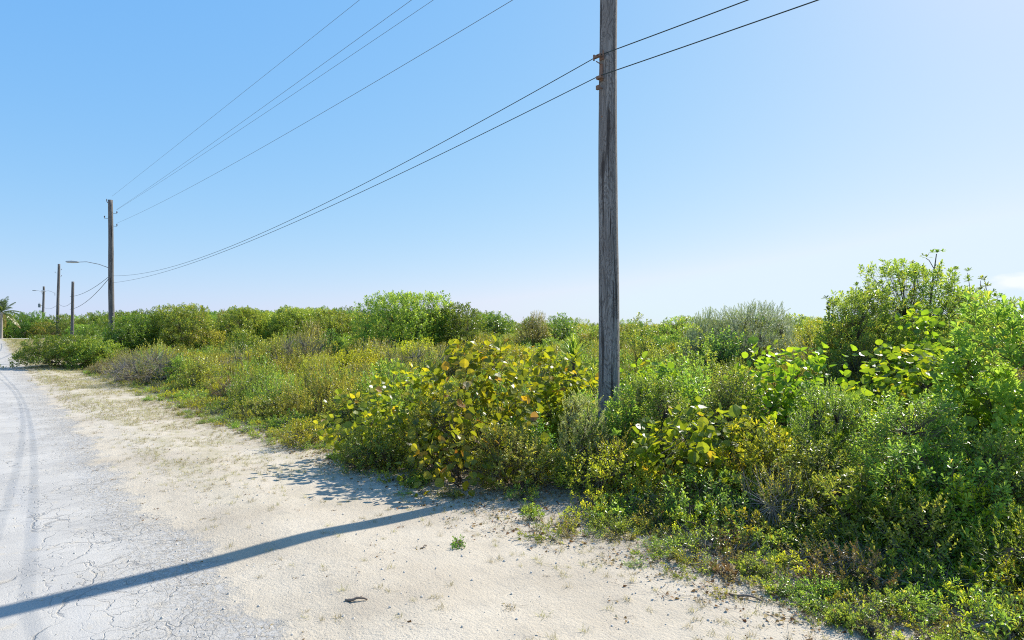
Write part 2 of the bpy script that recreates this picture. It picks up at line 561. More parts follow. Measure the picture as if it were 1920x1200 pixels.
# ------------------------------------------------------------------ the ground and the road
def sheet(name, us, vs, zoff, mat, trim=None):
    U, Vv = np.meshgrid(us, vs, indexing='ij')
    if trim is not None:
        Vv = trim(U, Vv)
    X, Y = xy(U, Vv)
    Z = terrain(U, Vv) + zoff
    g = Geo()
    nu, nv = len(us), len(vs)
    i, j = np.meshgrid(np.arange(nu - 1), np.arange(nv - 1), indexing='ij')
    a = (i * nv + j).ravel()
    F = np.stack([a, a + 1, a + nv + 1, a + nv], 1)
    P = np.stack([X, Y, Z], -1).reshape(-1, 3)
    n = np.cross(P[F[0][1]] - P[F[0][0]], P[F[0][2]] - P[F[0][0]])
    if n[2] < 0: F = F[:, ::-1]
    g.add(P, F)
    o = g.obj(name, mat, smooth=True)
    tag(o, kind='structure')
    lay = o.data.uv_layers.new(name='metres')
    lu = np.stack([U, Vv], -1).reshape(-1, 2)[F.ravel()]
    lay.data.foreach_set('uv', lu.astype(np.float32).ravel())
    return o


def graded(a, b, fine_a, fine_b, step, far):
    s = [fine_a]
    while s[-1] < fine_b: s.append(s[-1] + step)
    up = s[-1]; st = step
    while up < b:
        st *= far; up += st; s.append(up)
    dn = fine_a; st = step; pre = []
    while dn > a:
        st *= far; dn -= st; pre.append(dn)
    return np.array(pre[::-1] + s)


gu = graded(-4000, 5000, -12, 45, .25, 1.09)
gv = graded(-4000, 4000, 1.0, 12, .16, 1.09)
sheet('ground', gu, gv, 0.0, M['ground'])
ru = graded(-300, 118, -10, 60, .3, 1.06)
rv = np.concatenate([np.linspace(-5.3, 1.2, 14), np.linspace(1.35, 2.5, 8)])
sheet('road', ru, rv, 0.006, M['road'], lambda U, V: np.where(V > 2.45, V + .10 * wob(U, V * 0, .9), V))
# the road that crosses far down on the left, its sand colour mixed paler
m = NT('pale_side_road')
P, u_, v_ = uvnode(m)
c_, h_ = sand_color(m, P, u_, v_)
M['side_road'] = m.surf(m.mix(.55, c_, (.62, .61, .59)), .9, .15, h_, .3, .01)
sheet('side_road', np.linspace(119, 127, 9), np.linspace(-60, 5.6, 60), .012, M['side_road'])


# ------------------------------------------------------------------ plants
def leaves(g, P, A, N, L, Wd, tint, kind='ovate', mat=0):
    """P bases, A axes, N upper-face normals, L lengths, Wd widths"""
    n = len(P)
    A = norm(A)
    Sd = norm(np.cross(N, A))
    N = np.cross(A, Sd)
    if kind == 'round':
        k = 9
        ph = np.linspace(-math.pi * .93, math.pi * .93, k)
        T = [(0.08, 0, 0), (0.52, 0, -0.06)]
        for q in ph:
            T.append((0.53 + 0.47 * math.cos(q) * (1 + .05 * math.sin(3 * q + 1)), 0.5 * math.sin(q) * (1 + .06 * math.cos(4 * q)), 0.17 * abs(math.sin(q)) - .05 * math.cos(q)))
        T = np.array(T)
        F = np.array([[1, 2 + i, 3 + i] for i in range(k - 1)] + [[0, 2, 1], [0, 1, 1 + k]])
    elif kind == 'obovate':
        T = np.array([(0, 0, 0), (.45, .26, .05), (.80, .47, .07), (1, 0, -.02), (.80, -.47, .07), (.45, -.26, .05)])
        F = [np.array([[0, 3, 2, 1], [0, 5, 4, 3]])]
        F = F[0]
    elif kind == 'narrow':
        T = np.array([(0, 0, 0), (.45, .5, .03), (1, 0, 0), (.45, -.5, .03)])
        F = np.array([[0, 2, 1], [0, 3, 2]])
    elif kind == 'blade':
        T = np.array([(0, -.5, 0), (0, .5, 0), (.55, .4, .12), (.55, -.4, .12), (1, 0, .02)])
        F = None
    else:
        T = np.array([(0, 0, 0), (.55, .5, .08), (1, 0, 0), (.55, -.5, .08)])
        F = np.array([[0, 2, 1], [0, 3, 2]])
    V = P[:, None] + A[:, None] * (T[None, :, 0:1] * L[:, None, None]) + Sd[:, None] * (T[None, :, 1:2] * Wd[:, None, None]) + N[:, None] * (T[None, :, 2:3] * L[:, None, None])
    k = len(T)
    off = (np.arange(n) * k)[:, None, None]
    if kind == 'blade':
        fs = [(np.array([[0, 1, 2, 3]])[None] + off).reshape(-1, 4), (np.array([[3, 2, 4]])[None] + off).reshape(-1, 3)]
    else:
        fs = [(F[None] + off).reshape(-1, F.shape[1])]
    return g.add(V.reshape(-1, 3), fs, np.repeat(tint, k), mat)


KINDS = {   # leaf form, length, width/length, leaves per twig, twig length, angle from the twig (min, max)
    'grape':   ('round', .148, 1.06, 5, .30, 45, 105),
    'naupaka': ('obovate', .115, .42, 13, .10, 22, 82),
    'rosette': ('obovate', .090, .40, 11, .09, 25, 85),
    'small':   ('obovate', .050, .56, 14, .17, 35, 85),
    'fine':    ('narrow', .036, .28, 30, .20, 25, 75),
    'tiny':    ('ovate', .029, .58, 22, .17, 30, 85),
}


def shrub(seed, kind, Rx, H, ntip, lscale=1.0, lpt=1.0, lump=.38, inner=.30, flat=1.0, tpow=1.0, twig_r=.0022, bare=0.0, low=.10, stems=7):
    """a shrub about its base: returns (foliage, stems)"""
    rs = np.random.RandomState(seed)
    form, LL, wr, npt, tl, a0, a1 = KINDS[kind]
    LL *= lscale; tl *= max(.7, lscale)
    # lumpy dome
    K = 11
    ld = norm(rs.normal(size=(K, 3)) * [1, 1, .55] + [0, 0, .25]); la = rs.uniform(.35, 1, K)
    d = norm(rs.normal(size=(ntip, 3)) * [1, 1, .8] + [0, 0, .33])
    d[:, 2] = np.abs(d[:, 2]) * np.where(rs.rand(ntip) < .85, 1, -.3)
    d = norm(d)
    dots = d @ ld.T
    bump = np.max(la[None] * np.exp(-(1 - dots) * 5.0), axis=1)
    rad = (1 - lump) + lump * 1.25 * bump
    fr = np.where(rs.rand(ntip) < .62, rs.uniform(.86, 1.04, ntip), rs.uniform(inner, .9, ntip))
    zc = H * low * 2.2
    tip = d * (rad * fr)[:, None] * [Rx, Rx, (H - zc)]
    tip[:, 2] = np.maximum(tip[:, 2] + zc, .04 + .07 * rs.rand(ntip))
    tip[:, 2] = np.minimum(tip[:, 2] * (H / np.percentile(tip[:, 2], 97)), H * rs.uniform(.97, 1.06, ntip))
    tip[:, :2] *= Rx / np.percentile(np.hypot(tip[:, 0], tip[:, 1]), 97)
    out = norm(d * [1, 1, .7])
    gdir = norm(out * .55 + np.array([0, 0, .62 * flat]) + rs.normal(size=(ntip, 3)) * .28)
    # branching
    nb = max(6, ntip // 9)
    bi = rs.choice(ntip, nb, replace=False)
    B = tip[bi] * rs.uniform(.45, .75, (nb, 1)); B[:, 2] = np.maximum(B[:, 2] * .92, .03)
    dist = ((tip[:, None] - B[None]) ** 2).sum(-1)
    par = dist.argmin(1)
    st = Geo()
    base = np.stack([rs.normal(0, .07 * Rx, stems), rs.normal(0, .07 * Rx, stems), np.full(stems, -.06)], 1)
    mid = np.stack([rs.normal(0, .30 * Rx, stems), rs.normal(0, .30 * Rx, stems), rs.uniform(.15, .34, stems) * H], 1)
    rr = .006 + .007 * Rx
    rods(st, base, mid, rr, rr * .7, 5, rs.uniform(.1, .7, stems))
    mp = ((B[:, None] - mid[None]) ** 2).sum(-1).argmin(1)
    kn = (B + mid[mp]) / 2 + rs.normal(0, .05 * Rx, (nb, 3)); kn[:, 2] = np.maximum(kn[:, 2], .02)
    tb = rs.uniform(.1, .8, nb)
    rods(st, mid[mp], kn, rr * .62, rr * .45, 4, tb)
    rods(st, kn, B, rr * .45, twig_r * 1.8, 4, tb)
    root = tip - gdir * tl * .95
    root[:, 2] = np.maximum(root[:, 2], .015)
    tt = rs.uniform(.1, .95, ntip)
    rods(st, B[par], root, twig_r * 1.5, twig_r * 1.1, 3, tt)
    rods(st, root, tip, twig_r * 1.1, twig_r * .6, 3, tt)
    # leaves
    npt_ = max(2, int(round(npt * lpt)))
    keep = rs.rand(ntip) >= bare
    tk, gk = tip[keep], gdir[keep]
    n = len(tk)
    e1, e2 = frame(gk)
    k = np.arange(npt_)
    ph = k[None] * 2.4 + rs.uniform(0, 6.28, (n, 1)) + rs.normal(0, .25, (n, npt_))
    fr = (k[None] + rs.rand(n, npt_)) / npt_
    th = np.radians(a0 + (a1 - a0) * fr) + rs.normal(0, .16, (n, npt_))
    rad_ = e1[:, None] * np.cos(ph)[..., None] + e2[:, None] * np.sin(ph)[..., None]
    A = gk[:, None] * np.cos(th)[..., None] + rad_ * np.sin(th)[..., None]
    N = gk[:, None] * np.sin(th)[..., None] - rad_ * np.cos(th)[..., None] + rs.normal(0, .22, (n, npt_, 3))
    P = tk[:, None] - gk[:, None] * (fr * tl)[..., None]
    L = LL * rs.uniform(.55, 1.15, (n, npt_)) * (1 - .25 * (1 - fr))
    if kind == 'grape':
        P = P + A * (LL * .18)
        N = N + rs.normal(0, .55, N.shape)
        L = LL * rs.uniform(.5, 1.2, (n, npt_))
    tw = rs.rand(n, 1) * .45 + rs.rand(n, npt_) * .55
    tint = tw ** tpow
    od = rs.rand(n, npt_) < .03
    tint = np.where(od, .9 + .1 * rs.rand(n, npt_), tint)
    fo = Geo()
    L = L.ravel()
    leaves(fo, P.reshape(-1, 3), A.reshape(-1, 3), N.reshape(-1, 3), L, L * wr * rs.uniform(.85, 1.1, len(L)), tint.ravel(), form)
    return fo, st


_meshes = {}


def shrub_meshes(key, mat, stem_mat='twig', **kw):
    if key not in _meshes:
        fo, st = shrub(**kw)
        _meshes[key] = (fo.mesh('foliage', M[mat]), st.mesh('stems', M[stem_mat]))
    return _meshes[key]


RNG = random.Random(5)


def place(name, label, cat, px, D, key, mat, Rx, H, kind, ntip, group=None, rz=None, **kw):
    """a shrub as a thing: px is the bearing (column of a 1920 wide picture), D the distance in metres"""
    x = (px - 960) / FPX * D
    z = ground(x, D)
    fm, sm = shrub_meshes(key, mat, kw.pop('stem_mat', 'twig'), kind=kind, Rx=Rx, H=H, ntip=ntip, seed=len(_meshes) * 7 + 3, **kw)
    t = thing(name, label, cat, (x, D, z - .02), RNG.uniform(0, 6.28) if rz is None else rz, group)
    link(bpy.data.objects.new('foliage', fm), t)
    link(bpy.data.objects.new('stems', sm), t)
    return t


def top(py, px, D):
    """height above the ground of what reaches row py at distance D"""
    return CAM_H + (HOR - py) / FPX * D - ground((px - 960) / FPX * D, D)


def S_(name, label, cat, px, D, py, wpx, kind, mat, dens=1.0, key=None, **kw):
    """shrub that is wpx wide and reaches row py"""
    H = max(.25, top(py, px, D)); Rx = wpx / 2 / FPX * D
    area = Rx * Rx + Rx * H * 1.4
    per = {'grape': 46, 'naupaka': 95, 'rosette': 110, 'small': 190, 'fine': 210, 'tiny': 230}[kind]
    ls = kw.get('lscale', 1.0)
    n = int(max(60, min(4800, area * per * dens / ls ** 1.6)))
    return place(name, label, cat, px, D, key or (name, px, D), mat, Rx, H, kind, n, **kw)


SG = 'sea_grape_shrub'
S_(SG, 'yellow and orange tinged sea grape shrub left of the near utility pole', 'shrub', 890, 11.4, 640, 280, 'grape', 'grape_yellow', .62, tpow=1.15)
S_(SG, 'yellowing sea grape shrub whose big round leaves overhang the sandy verge', 'shrub', 735, 12.0, 690, 250, 'grape', 'grape_yellow', .5, tpow=1.25)
S_(SG, 'yellow green sea grape shrub just behind the left side of the near pole', 'shrub', 1040, 12.6, 655, 200, 'grape', 'grape_yellow', .7, tpow=.95)
S_(SG, 'low sea grape with dull green round leaves above shaded sand', 'shrub', 860, 10.0, 775, 270, 'grape', 'grape_yellow', .38, tpow=1.1, lscale=.9)
S_(SG, 'small bright green sea grape shrub in front and right of the near pole', 'shrub', 1330, 8.9, 765, 300, 'grape', 'grape_green', .7, tpow=1.05)
S_(SG, 'sunlit lime green sea grape among fine shrubs, one leaf orange', 'shrub', 1465, 11.2, 650, 270, 'grape', 'grape_green', .62, tpow=1.0)
S_(SG, 'sea grape with large pale green leaves before the tall round bush', 'shrub', 1690, 10.3, 645, 260, 'grape', 'grape_green', .55, tpow=1.1)
S_(SG, 'sea grape high on the flank of the tall round bush', 'shrub', 1720, 12.0, 580, 150, 'grape', 'grape_green', .55, tpow=1.1)
S_(SG, 'sea grape with scattered round leaves behind the right side of the near pole', 'shrub', 1230, 12.5, 680, 170, 'grape', 'grape_green', .7, tpow=.9)

S_(SG, 'sea grape with sparse broad leaves in front of the paddle leaved shrub', 'shrub', 1790, 8.0, 690, 190, 'grape', 'grape_green', .5, tpow=1.1, lscale=1.1)
S_(SG, 'sea grape below the lime green one, its leaves poking out of fine shrubs', 'shrub', 1580, 9.3, 735, 200, 'grape', 'grape_green', .45, tpow=1.1)
S_(SG, 'low sea grape with dull leaves deep in the right foreground scrub', 'shrub', 1690, 6.9, 870, 210, 'grape', 'grape_green', .4, tpow=1.5, lscale=.85)

NP = 'naupaka_shrub'
S_(NP, 'tall dome shaped bush on the right with a bare sprig poking out of its top', 'bush', 1738, 14.0, 504, 310, 'rosette', 'naupaka', 2.6, tpow=.75, lump=.34, lscale=1.5, inner=.3)
S_(NP, 'lower shoulder bush on the left flank of the tall round bush', 'bush', 1606, 13.6, 548, 190, 'rosette', 'naupaka', 2.0, tpow=.7, lscale=1.3, inner=.3)
S_(NP, 'big glossy paddle leaved shrub cut off by the right edge of the photo', 'shrub', 1862, 7.9, 575, 225, 'naupaka', 'naupaka', 2.0, tpow=.75, lscale=1.3, inner=.25)
S_(NP, 'bright green dome bush standing highest on the middle skyline', 'bush', 765, 35, 553, 205, 'rosette', 'naupaka', 2.6, lscale=2.3, tpow=.8, lump=.36, inner=.4)
S_(NP, 'darker green bush trailing right of the bright skyline dome', 'bush', 850, 35.5, 573, 140, 'rosette', 'dark', 2.2, lscale=2.2, lump=.36, inner=.4)
S_(NP, 'small paddle leaved clump just right of the near pole on the skyline', 'shrub', 1205, 19, 594, 84, 'rosette', 'naupaka', .8, lscale=1.3, tpow=.7)
S_(NP, 'low paddle leaved clump right of the pole, below the silver bush', 'shrub', 1300, 17, 614, 96, 'rosette', 'naupaka', .8, lscale=1.2, tpow=.7)
S_(NP, 'dark paddle leaved bush low at the far left by the road', 'bush', 118, 41, 630, 150, 'rosette', 'dark', 2.4, lump=.52, lscale=2.2, tpow=.6)
S_(NP, 'broad leafy bush beside the roadside bush on the far left', 'bush', 178, 40, 638, 110, 'rosette', 'naupaka', 2.4, lump=.52, lscale=2.2, tpow=1.2)
S_(NP, 'wide green thicket on the left skyline right of the second pole', 'bush', 345, 45, 574, 170, 'rosette', 'bright', 2.4, lump=.52, lscale=2.2)
S_(NP, 'deep green bush at the foot of the second utility pole', 'bush', 255, 44, 593, 150, 'rosette', 'dark', 2.4, lump=.52, lscale=2.2, tpow=.8)
S_(NP, 'bright bush bulging on the skyline left of the middle', 'bush', 470, 48, 581, 150, 'rosette', 'naupaka', 2.4, lump=.52, lscale=2.3, tpow=.8)
S_(NP, 'pale green bush on the skyline between two domes', 'bush', 560, 47, 579, 175, 'rosette', 'naupaka', 2.4, lump=.52, lscale=2.3, tpow=.7)
S_(NP, 'low bush on the skyline next to the bright dome bush', 'bush', 650, 44, 586, 150, 'rosette', 'bright', 2.4, lump=.52, lscale=2.2)

S_('silver_bush', 'silvery grey green bush on the right skyline', 'bush', 1410, 21, 568, 190, 'fine', 'silver', 2.2, lscale=1.9, lpt=1.3)
S_('silver_bush', 'smaller silvery bush left of the main silvery one', 'bush', 1320, 22, 580, 110, 'fine', 'silver', 2.0, lscale=1.9, lpt=1.3)
S_('rusty_bush', 'brown topped round bush on the skyline left of the near pole', 'bush', 1003, 38, 584, 74, 'tiny', 'rust', 2.0, lscale=2.4)
S_('rusty_bush', 'brownish half dead bush among green ones, left of the bright dome', 'bush', 585, 36, 600, 80, 'tiny', 'rust', 1.2, lscale=2.3)
S_('rusty_bush', 'dull purple brown bush top on the left skyline', 'bush', 425, 50, 582, 60, 'tiny', 'rust', 1.2, lscale=2.6)

DS = 'dry_shrub'
S_(DS, 'grey twiggy half bare shrub at the verge on the left', 'shrub', 290, 29, 648, 180, 'fine', 'olive', .7, lscale=1.4, bare=.35, stem_mat='deadtwig', twig_r=.004)
S_(DS, 'grey brown dry shrub with crooked bare branches beside the leafy road bush', 'shrub', 235, 33, 655, 110, 'fine', 'olive', .6, lscale=1.5, bare=.4, stem_mat='deadtwig', twig_r=.004)
S_(DS, 'dry grey bush behind yellow scrub left of the sea grapes', 'shrub', 560, 30, 620, 150, 'fine', 'olive', .6, lscale=1.5, bare=.3, stem_mat='deadtwig', twig_r=.004)
S_(DS, 'pale dry twiggy bush behind the yellow sea grape', 'shrub', 800, 24, 640, 140, 'fine', 'olive', .7, lscale=1.4, bare=.3, stem_mat='deadtwig', twig_r=.004)

YS = 'yellow_green_shrub'
S_(YS, 'low yellow green cushion shrub at the sand edge on the left', 'shrub', 405, 20.8, 742, 110, 'tiny', 'lime', 1.0, lscale=1.2)
S_(YS, 'light green leafy shrub at the verge left of the yellow sea grape', 'shrub', 572, 13.3, 782, 110, 'small', 'lime', 1.1, lscale=1.1)
S_(YS, 'yellow green shrub mid slope on the left', 'shrub', 450, 26, 680, 150, 'tiny', 'lime', .7, lscale=1.5)
S_(YS, 'yellow green shrub left of the yellowing sea grape', 'shrub', 610, 20, 665, 150, 'tiny', 'lime', .8, lscale=1.3)
S_(YS, 'greenish scrub bush leaning over the sand below the yellow green slope', 'shrub', 500, 17.5, 740, 130, 'small', 'olive', .9, lscale=1.1)
S_('pale_flowering_shrub', 'pale grey green shrub with frothy tips in front of the near pole foot', 'shrub', 1092, 9.7, 736, 120, 'tiny', 'pale', 1.6, lscale=1.0, lpt=1.3)
S_('bright_leafy_shrub', 'bright leafy clump at the right foot of the near pole', 'shrub', 1166, 10.2, 726, 90, 'rosette', 'bright', 1.6, lscale=.8)

FS = 'fine_leaved_shrub'
S_(FS, 'fine green shrub growing up through the yellow and orange tinged sea grape', 'shrub', 815, 10.8, 728, 170, 'small', 'lime', 1.1, lscale=1.0)
S_(FS, 'dull green twiggy shrub with brown stems between the sea grapes and the sand', 'shrub', 960, 9.7, 790, 190, 'small', 'olive', 1.81, bare=.15, lscale=1.22)
S_(FS, 'leafy green shrub at the foot of the yellowing sea grape, over the shaded sand', 'shrub', 700, 11.2, 800, 170, 'small', 'bright', 1.81, lscale=1.22)
S_(FS, 'yellow green rosette shrub right of the small bright green sea grape', 'shrub', 1440, 8.3, 790, 180, 'rosette', 'lime', 1.50, lscale=0.98)
S_(FS, 'sunlit rosette shrub under the big paddle leaved shrub', 'shrub', 1760, 6.6, 830, 230, 'rosette', 'bright', 1.50, lscale=0.98)
S_(FS, 'low sunlit rosette shrub in the right foreground', 'shrub', 1620, 7.0, 875, 250, 'rosette', 'bright', 1.62, lscale=0.92)
S_(FS, 'fine leaved bright shrub hugging the right side of the near pole', 'shrub', 1235, 10.4, 700, 150, 'small', 'bright', 1.99, lscale=1.22)
S_(FS, 'dense small leaved shrub left of the lime green sea grape', 'shrub', 1370, 10.2, 690, 160, 'small', 'bright', 1.99, lscale=1.22)
S_(FS, 'fine feathery green shrub below the lime green sea grape', 'shrub', 1560, 8.8, 715, 230, 'fine', 'bright', 1.81, lscale=1.34)
S_(FS, 'dense fine leaved shrub in front of the big paddle leaved shrub', 'shrub', 1700, 7.4, 735, 230, 'small', 'bright', 1.99, lscale=1.10)
S_(FS, 'yellow green fine shrub on the slope left of the tall round bush', 'shrub', 1560, 14.5, 600, 200, 'tiny', 'lime', 1.62, lscale=1.34)
S_(FS, 'olive fine shrub between the lime sea grape and the tall round bush', 'shrub', 1600, 12.6, 630, 150, 'small', 'bright', 1.81, lscale=1.22)
S_(FS, 'small dark leaved shrub low in front of the tangle at the right edge', 'shrub', 1850, 6.9, 800, 220, 'small', 'bright', 1.99, lscale=1.22)
S_(FS, 'shaggy green shrub in front of the small bright sea grape', 'shrub', 1500, 8.0, 812, 240, 'small', 'bright', 1.72, lscale=1.22)
S_(FS, 'yellow tinged sprawling shrub left of the small bright sea grape', 'shrub', 1150, 9.2, 830, 210, 'small', 'lime', 1.62, lscale=1.22)
S_(FS, 'sparse twiggy green shrub in the middle foreground, in shade', 'shrub', 1330, 7.8, 880, 220, 'small', 'bright', 1.26, bare=.2, lscale=1.22)


# fan of stiff sword leaves (a single clump)
def sword_clump():
    D, px = 14.2, 1076
    x = (px - 960) / FPX * D
    t = thing('yucca', 'clump of stiff upright sword leaves left of the near pole', 'plant', (x, D, ground(x, D)))
    rs = np.random.RandomState(4)
    hgt = top(622, px, D)
    g = Geo()
    n = 85
    ph = rs.uniform(0, 6.28, n); el = np.radians(rs.uniform(10, 85, n))
    A = np.stack([np.cos(ph) * np.cos(el), np.sin(ph) * np.cos(el), np.sin(el)], 1)
    N = np.stack([-np.cos(ph) * np.sin(el), -np.sin(ph) * np.sin(el), np.cos(el)], 1)
    P = np.tile([0, 0, hgt - .62], (n, 1)) + rs.normal(0, .03, (n, 3))
    leaves(g, P, A, N, rs.uniform(.35, .60, n), rs.uniform(.04, .06, n), rs.uniform(.4, .95, n), 'blade')
    g.obj('foliage', M['bright'], t)
    s = Geo()
    tube(s, [(0, 0, -.05), (0.02, 0, hgt * .4), (0, .01, hgt - .58)], [.06, .055, .06], 7)
    s.obj('stems', M['twig'], t)


sword_clump()


# the bare sprig that stands out of the tall bush, and a few tufts on its outline, belong to that bush
def sprig():
    bush = [o for o in COL.objects if o.get('label', '').startswith('tall dome shaped bush')][0]
    rs = np.random.RandomState(9)
    g, f = Geo(), Geo()
    ca, sa = math.cos(-bush.rotation_euler.z), math.sin(-bush.rotation_euler.z)
    bx, by, bz = bush.location
    def loc(px, py, D):
        X, Y, Z = (px - 960) / FPX * D - bx, D - by, CAM_H + (HOR - py) / FPX * D - bz
        return np.array([X * ca - Y * sa, X * sa + Y * ca, Z])
    def tuft(p, n, L):
        ph = rs.uniform(0, 6.28, n); el = rs.uniform(-.2, 1.2, n)
        A = np.stack([np.cos(ph) * np.cos(el), np.sin(ph) * np.cos(el), np.sin(el)], 1)
        N = np.stack([-np.cos(ph) * np.sin(el), -np.sin(ph) * np.sin(el), np.cos(el)], 1)
        l = L * rs.uniform(.7, 1.2, n)
        leaves(f, np.tile(p, (n, 1)), A, N, l, l * .38, rs.uniform(.0, .7, n), 'obovate')
    D = 14.0
    def close(nm):
        stem = g.obj(nm, M['twig'], bush)
        f.obj('sprig_foliage', M['naupaka'], stem)
    tube(g, [loc(1744, 570, D), loc(1750, 520, D), loc(1756, 476, D)], [.022, .018, .010], 5, .7)
    for px, py, n in ((1757, 474, 16), (1766, 472, 12), (1748, 474, 12), (1755, 500, 5)):
        tuft(loc(px, py, D + rs.uniform(-.1, .1)), n, .095)
    close('sprig')
    for pts, tufts in (([(1752, 505), (1742, 488), (1736, 484)], [(1738, 482, 12), (1732, 480, 8)]), ([(1724, 545), (1716, 508), (1711, 496)], [(1711, 494, 12)])):
        g, f = Geo(), Geo()
        tube(g, [loc(a, b, D) for a, b in pts], [.011, .009, .007], 4, .7)
        for px, py, n in tufts: tuft(loc(px, py, D), n, .095)
        close('sprig')
    for px, py in ((1655, 522), (1690, 512), (1790, 506), (1812, 512), (1838, 526), (1850, 520), (1868, 545), (1560, 556), (1600, 540), (1630, 532), (1780, 503), (1880, 556), (1550, 565), (1715, 505)):
        g, f = Geo(), Geo()
        a = loc(px + rs.uniform(-8, 8), py + 50, D); b = loc(px + rs.uniform(-5, 5), py, D)
        tube(g, [a, (a + b) / 2 + rs.normal(0, .02, 3), b], [.009, .007, .005], 4, .3)
        for q in range(4):
            tuft(a + (b - a) * (.4 + .2 * q) + rs.normal(0, .04, 3), 12, .10)
        close('sprig')


sprig()


# ------------------------------------------------------------------ stuff: many clumps that read as one mass
def scatter(name, label, cat, protos, mats, pts, rot, scl, pick, smooth=False):
    """one object; its mesh holds the kinds of clump and the places, geometry nodes put one on the other"""
    g = Geo()
    ids = []
    for k, p in enumerate(protos):
        n0 = g.n
        g.merge(p)
        ids.append(np.full(g.n - n0, k + 1, np.int32))
    pts = np.asarray(pts, float)
    me = g.mesh(name, mats, smooth, pts)
    nv = len(me.vertices)
    ids = np.concatenate(ids + [-(np.asarray(pick) + 1).astype(np.int32)])
    me.attributes.new('clump', 'INT', 'POINT').data.foreach_set('value', ids.astype(np.int32))
    r = np.zeros((nv, 3), np.float32); r[-len(pts):] = rot
    me.attributes.new('turn', 'FLOAT_VECTOR', 'POINT').data.foreach_set('vector', r.ravel())
    s = np.ones((nv, 3), np.float32)
    scl = np.asarray(scl, np.float32)
    s[-len(pts):] = scl if scl.ndim == 2 else scl[:, None]
    me.attributes.new('grow', 'FLOAT_VECTOR', 'POINT').data.foreach_set('vector', s.ravel())
    o = link(bpy.data.objects.new(name, me))
    tag(o, label, cat, kind='stuff')
    ng = bpy.data.node_groups.new(name, 'GeometryNodeTree')
    ng.interface.new_socket(name='Geometry', in_out='INPUT', socket_type='NodeSocketGeometry')
    ng.interface.new_socket(name='Geometry', in_out='OUTPUT', socket_type='NodeSocketGeometry')
    N, L = ng.nodes, ng.links
    gi, go = N.new('NodeGroupInput'), N.new('NodeGroupOutput')
    def attr(nm, typ):
        a = N.new('GeometryNodeInputNamedAttribute'); a.data_type = typ
        a.inputs['Name'].default_value = nm
        return a.outputs[0]
    cid, turn, grow = attr('clump', 'INT'), attr('turn', 'FLOAT_VECTOR'), attr('grow', 'FLOAT_VECTOR')
    j = N.new('GeometryNodeJoinGeometry')
    def sel(val):
        c = N.new('FunctionNodeCompare'); c.data_type = 'INT'; c.operation = 'EQUAL'
        ints = [i for i in c.inputs if i.type == 'INT']
        L.new(cid, ints[0]); ints[1].default_value = val
        sp = N.new('GeometryNodeSeparateGeometry'); sp.domain = 'POINT'
        L.new(gi.outputs[0], sp.inputs['Geometry']); L.new(c.outputs[0], sp.inputs['Selection'])
        return sp.outputs[0]
    e2r = N.new('FunctionNodeEulerToRotation')
    L.new(turn, e2r.inputs[0])
    for k in range(len(protos)):
        mp = N.new('GeometryNodeMeshToPoints')
        L.new(sel(-(k + 1)), mp.inputs['Mesh'])
        ip = N.new('GeometryNodeInstanceOnPoints')
        L.new(mp.outputs[0], ip.inputs['Points'])
        L.new(sel(k + 1), ip.inputs['Instance'])
        L.new(e2r.outputs[0], ip.inputs['Rotation'])
        L.new(grow, ip.inputs['Scale'])
        L.new(ip.outputs[0], j.inputs[0])
    L.new(j.outputs[0], go.inputs[0])
    md = o.modifiers.new('placing', 'NODES')
    md.node_group = ng
    return o


def proto(mat_leaf=0, mat_stem=1, **kw):
    fo, st = shrub(**kw)
    for i in range(len(fo.m)): fo.m[i] = np.full_like(fo.m[i], mat_leaf)
    for i in range(len(st.m)): st.m[i] = np.full_like(st.m[i], mat_stem)
    return fo.merge(st)


def in_view(x, y, margin=1.2):
    return (np.abs(x) < .835 * y + margin + 1.0) & (y > 2.0)


def spots(n, u0, u1, v0, v1, seed, mind, dens=None):
    """random places in view at least mind(D) apart"""
    rs = np.random.RandomState(seed)
    U, V = rs.uniform(u0, u1, n), rs.uniform(v0, v1, n)
    X, Y = xy(U, V)
    ok = in_view(X, Y)
    if dens is not None: ok &= rs.rand(n) < dens(U, V)
    U, V, X, Y = U[ok], V[ok], X[ok], Y[ok]
    grid = {}
    keep = []
    for i in range(len(X)):
        md = mind(Y[i])
        c = 1.0
        gx, gy = int(X[i] // c), int(Y[i] // c)
        hit = False
        r = int(md // c) + 1
        for a in range(gx - r, gx + r + 1):
            for b in range(gy - r, gy + r + 1):
                for k in grid.get((a, b), ()):
                    if (X[k] - X[i]) ** 2 + (Y[k] - Y[i]) ** 2 < md * md:
                        hit = True; break
                if hit: break
            if hit: break
        if not hit:
            grid.setdefault((gx, gy), []).append(i)
            keep.append(i)
    k = np.array(keep)
    return U[k], V[k], X[k], Y[k]


def edge_v(u):
    return 5.35 - .6 * sstep(11, 20, u) + .45 * wob(u, u * 0, .55) + .25 * wob(u, u * 0 + 3, 1.7)


